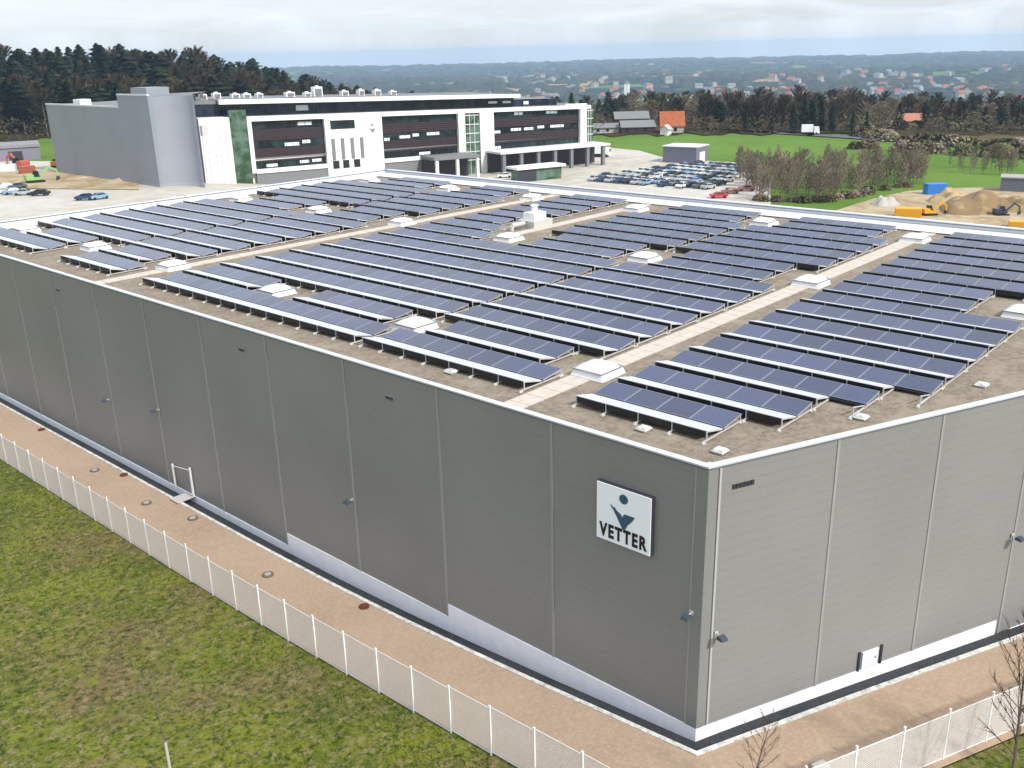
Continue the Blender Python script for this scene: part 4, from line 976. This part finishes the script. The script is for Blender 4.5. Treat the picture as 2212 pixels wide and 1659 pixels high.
# copse of thin bare trees between the car park and the building site
SAP = [bare(31,9.5,2.4,'twig2',30,60,.1,.05,low=.12), bare(32,8.5,2.6,'twig2',30,60,.1,.05,low=.12), bare(33,10.5,2.2,'twig2',30,60,.12,.05,low=.15)]
hy0 = [(1600,392),(1640,438),(1760,440),(1850,430),(1920,412),(2010,396)]; hy1 = [(1600,378),(1650,388),(1760,385),(1900,375),(2010,372)]
for i in range(165):
    x = rnd.uniform(1592, 1995); a, b = lerp_tab(hy0, x), lerp_tab(hy1, x); y = rnd.uniform(b, a); p = atg(x, y)
    plant(rnd.choice(SAP), p.x, p.y, rnd.uniform(.68,.95), 'thin bare tree in the copse, '+('beside the car park' if x < 1680 else 'near the building site' if x > 1880 else 'in its left half' if x < 1770 else 'in its right half'), 'thin trees of the copse')
for i in range(26):
    x = rnd.uniform(2040, 2240); p = atg(x, rnd.uniform(350, 372)+ (x-2040)*.06)
    plant(rnd.choice(SAP), p.x, p.y, rnd.uniform(.45,.8), 'small bare tree scattered on the rough ground at the right edge', 'scattered trees at the right')
# leaf litter and dense undergrowth under both woods
M['litter'] = mat('leaf_litter', lit(96,82,62), 1, noise=(.08, lit(74,68,48), .4, .6), spec=0)
def sector(name, a0, a1, d0, d1, m_, n=60, nv=30):
    me = MB()
    for i in range(n+1):
        for j in range(nv+1):
            a = a0+(a1-a0)*i/n; d = d0+(d1-d0)*j/nv+(6*math.sin(a*2.3)+4*math.sin(a*5.1) if j == 0 else 0); x, y = pol(a, d); me.v.append((x, y, gz(x, y)+.35))
    for i in range(n):
        for j in range(nv): q = i*(nv+1)+j; me.f.append((q, q+1, q+nv+2, q+nv+1)); me.m.append(0)
    o = me.build(name, m_, smooth=True)
    if o.data.polygons[0].normal.z < 0: o.data.flip_normals()
    tag(o, kind='structure')
sector('forest_floor', 12, 46, 436, 760, M['litter']); sector('forest_floor', 50, 82, 408, 700, M['litter'])
ug = MB(); r5 = random.Random(77)
for i in range(42000):
    if i % 2: a = r5.uniform(12, 46); d = 436+r5.random()**1.5*230
    else: a = r5.uniform(44, 80); d = (412 if a > 52 else 440)+r5.random()**1.4*150
    if blocked(a, d): continue
    x, y = pol(a, d); z = gz(x, y)+r5.random()**1.5*(8 if i % 2 else 6.5); s = r5.uniform(.3,.9)
    v = Vector((r5.uniform(-1,1), r5.uniform(-1,1), r5.uniform(-.4,1))).normalized(); w_ = v.orthogonal().normalized()*s*.5; v = v*s; p = Vector((x, y, z))
    ug.poly([p-v, p+w_, p+v, p-w_], (0 if r5.random() < .55 else 1) if i % 2 else (0 if r5.random() < .9 else 1))
tag(ug.build('undergrowth', [M['twig'], M['needle'], M['twig2']]), 'dense brown undergrowth in the woods', 'undergrowth', kind='stuff')
# bushes
def bush(seed, m_):
    r2 = random.Random(seed); c = MB()
    for i in range(420):
        a = r2.uniform(0,6.28); u = r2.random()**.5; z = r2.random(); rr_ = 1.6*u*(1-z*z*.6); s = r2.uniform(.12,.28)
        v = Vector((r2.uniform(-1,1), r2.uniform(-1,1), r2.uniform(-1,1))).normalized(); w_ = v.orthogonal().normalized()*s; v = v*s; p = Vector((rr_*math.cos(a), rr_*math.sin(a), z*1.9+.05))
        c.poly([p-v, p+w_, p+v, p-w_])
    return (tag(c.build('bush', m_), 'x', 'bush'), [])
M['brown_bush'] = leaf_mat('brown_bush_twigs', lit(150,130,108), lit(130,118,92), .3)
BU = [bush(1, M['brown_bush']), bush(2, M['bush']), bush(3, M['twig2'])]
for i in range(70):
    x = rnd.uniform(1830, 2230); k = rnd.random(); y = (296+(x-1830)*.075 if k < .4 else 318+(x-1830)*.06 if k < .7 else 276+(x-1830)*.02)+rnd.uniform(-3,3); p = atg(x, y)
    q = rnd.choice(BU); z = rnd.uniform(1.1,1.9); clone(q, (p.x, p.y, p.z), rnd.uniform(0,6), (z*1.5, z*1.5, z), label={0:'brown',1:'olive green',2:'pale brown'}[BU.index(q)]+' bush in the hedge lines at the far right', group='bushes along the roads', first=tf)
for i in range(26):
    x = rnd.uniform(1620, 1990); p = atg(x, lerp_tab(hy0, x)+rnd.uniform(-6,-1)); q = BU[rnd.choice((0,1,2))]; z = rnd.uniform(.5,.9)
    clone(q, (p.x, p.y, p.z), rnd.uniform(0,6), (z*1.4, z*1.4, z), label={0:'brown',1:'olive green',2:'pale brown'}[BU.index(q)]+' bush under the thin trees of the copse', group='bushes under the copse', first=tf)
# foreground trees
def fg(seed, x, y, h, sp, tw, label, nb, ntw, thick, guard=False, tr=.05, z=None):
    P = bare(seed, h, sp, tw, nb, ntw, tr, thick, name='young_bare_tree'); p = atg(x, y); P[0].location = p; P[0]['label'] = label
    if guard: q = MB(); q.bar((0,0,0),(0,0,2.1),.065,.06,10); q.build('trunk_guard', M['galv'], P[0])
    return P[0]
M['twigdark'] = mat('young_twigs', lit(98,76,60), .9)
M['twiggrey'] = mat('grey_twigs', lit(140,132,112), .9)
fg(51, 372, 1688, 6.2, 1.6, 'twiggrey', 'leafless young tree with a whitish trunk guard standing alone in the meadow', 16, 8, .010, True)
fg(52, 1622, 1745, 4.4, 1.4, 'twigdark', 'small leafless tree in front of the kerb corner, cut by the bottom edge', 22, 16, .009)
fg(53, 2172, 1745, 8.2, 2.5, 'twigdark', 'larger leafless tree before the right fence at the lower right', 34, 24, .012, tr=.09)
fg(54, 2235, 1690, 6.5, 2.4, 'twigdark', 'leafless tree half cut off by the lower right edge', 28, 20, .012, tr=.08)
# grass blades where the meadow is close
gr_ = MB(); r3 = random.Random(99)
M['blade'] = mat('grass_blades', lit(148,156,52), .9, noise=(.45, lit(164,150,96), .50, .66), noise2=(1.6, lit(86,108,38), .46, .64), spec=.1)
for i in range(52000):
    x = FX-.15-r3.random()**1.1*26; y = r3.uniform(-6, 62)
    if y < -2 and x > FX-.3: continue
    dx = x-CP.x; dy = y-CP.y
    a = math.degrees(math.atan2(dx, dy))
    if a < 12 or a > 90: continue
    z = gz(x, y); h = r3.uniform(.06,.18); w_ = r3.uniform(.02,.06); b = r3.uniform(0,6.28); cx_, sx_ = math.cos(b)*w_, math.sin(b)*w_; lx, ly = r3.uniform(-.1,.1), r3.uniform(-.1,.1)
    gr_.poly([(x-cx_,y-sx_,z-.02),(x+cx_,y+sx_,z-.02),(x+lx,y+ly,z+h)])
tag(gr_.build('grass', M['blade']), 'tufts of meadow grass', 'grass', kind='stuff')

# ------------------------------------------------------------------ town and woods in the valley
def th(seed, flat=False):
    e = empty('town_house', (0,0,0), 0, 'x', 'house'); r2 = random.Random(seed); L_, Wd, h, rh = r2.uniform(11,17), r2.uniform(9,12), r2.uniform(6,9), 0 if flat else r2.uniform(3.5,5)
    q = MB(); q.box(-L_/2,L_/2,-Wd/2,Wd/2,-3,h)
    if not flat:
        for s in (-1, 1): q.poly([(s*L_/2,-s*Wd/2,h),(s*L_/2,s*Wd/2,h),(s*L_/2,0,h+rh)])
    a = q.build('wall', M['pale'], e); q = MB()
    if flat: q.box(-L_/2-.3,L_/2+.3,-Wd/2-.3,Wd/2+.3,h+.01,h+.6)
    else:
        for s in (-1, 1): q.hexa([(-L_/2-.5,s*(Wd/2+.6),h-.4),(L_/2+.5,s*(Wd/2+.6),h-.4),(L_/2+.5,0,h+rh),(-L_/2-.5,0,h+rh),(-L_/2-.5,s*(Wd/2+.6),h),(L_/2+.5,s*(Wd/2+.6),h),(L_/2+.5,0,h+rh+.4),(-L_/2-.5,0,h+rh+.4)])
    b = q.build('roof', M['redroof'] if seed % 2 else M['greyroof'], e); fixn(b)
    return (e, [(a, []), (b, [])])
TH = [th(1), th(2), th(3), th(4), th(6, True)]
k = 0
while k < 285:
    a = rnd.uniform(46, 76); d = rnd.choice((rnd.gauss(2950,150), rnd.gauss(3200,200), rnd.gauss(4000,600), rnd.gauss(3000,150)))
    cl = math.sin(a*1.3)+math.sin(a*.45+d*.002)
    if 54 < a < 62 and rnd.random() < .6: continue
    if cl < -.3 and rnd.random() < .7 or d < 2150 or d > 6500: continue
    x, y = pol(a, d); i = rnd.randrange(5); s = rnd.uniform(1.0,1.7)*(1.25 if d > 3500 else 1)
    clone(TH[i], (x, y, gz(x, y)), rnd.uniform(0,3), (s, s, s), label='tiny pale house with %s roof in the hazy town below the far hills' % ('a flat' if i == 4 else 'a reddish' if (1,2,3,4)[i] % 2 else 'a grey'), group='houses of the far town', first=tf); k += 1
x, y = pol(54.6, 3000); e = empty('church_tower', (x, y, gz(x, y)), .4, 'tall pale tower standing out above the hazy town', 'tower'); q = MB(); q.box(-7,7,-7,7,-3,42); q.build('shaft', M['white'], e); q = MB(); q.hexa([(-7.5,-7.5,42),(7.5,-7.5,42),(7.5,7.5,42),(-7.5,7.5,42),(-.5,-.5,52),(.5,-.5,52),(.5,.5,52),(-.5,.5,52)]); q.build('roof', M['greyroof'], e)
wd = MB(); r4 = random.Random(5)
def clump(x, y, r_, h):
    z = gz(x, y)-2; n_ = 7; b0 = len(wd.v); ph = r4.uniform(0, 6)
    for j, (f, zz) in enumerate(((1, 0), (.85, .6), (.35, 1.0))):
        for i in range(n_):
            a = ph+6.283*i/n_; q = r_*f*r4.uniform(.75,1.2); wd.v.append((x+q*math.cos(a), y+q*math.sin(a), z+h*zz*r4.uniform(.8,1.1)))
    for j in range(2):
        for i in range(n_): wd.f.append((b0+j*n_+i, b0+j*n_+(i+1)%n_, b0+(j+1)*n_+(i+1)%n_, b0+(j+1)*n_+i)); wd.m.append(0)
    wd.f.append(tuple(b0+2*n_+i for i in range(n_))); wd.m.append(0)
for i in range(3600):
    a = r4.uniform(36, 79); d = 2000+6800*r4.random()**.8; x, y = pol(a, d)
    if math.sin(x*.0031+1)*math.cos(y*.0027)+.4*math.sin(x*.009-y*.007) < -.05 and r4.random() < .75: continue
    clump(x, y, r4.uniform(12,34)*(1+d/9000), r4.uniform(12,24))
for i in range(420):
    a = r4.uniform(34, 80); d = r4.uniform(8350, 8700); x, y = pol(a, d); clump(x, y, r4.uniform(50,130), r4.uniform(12,30))
tag(wd.build('distant_woods', mat('far_woods', lit(64,74,52), 1, noise=(.01, lit(92,84,66), .45, .6), spec=0)), 'patches of wood on the hazy far hills', 'wood', kind='stuff')

# ------------------------------------------------------------------ haze
hz = MB(); hz.box(-9800, 9950, -1500, 9960, -420, 62)
hm = bpy.data.materials.new('haze_air'); hm.use_nodes = True; hn = hm.node_tree; hn.nodes.clear()
pv = hn.nodes.new('ShaderNodeVolumePrincipled'); pv.inputs['Color'].default_value = (.54,.76,1,1); pv.inputs['Density'].default_value = 1.0e-4; pv.inputs['Anisotropy'].default_value = .0
ho = hn.nodes.new('ShaderNodeOutputMaterial'); hn.links.new(pv.outputs[0], ho.inputs['Volume'])
tag(hz.build('haze', hm), 'thin blue haze over the valley', 'haze', kind='stuff')
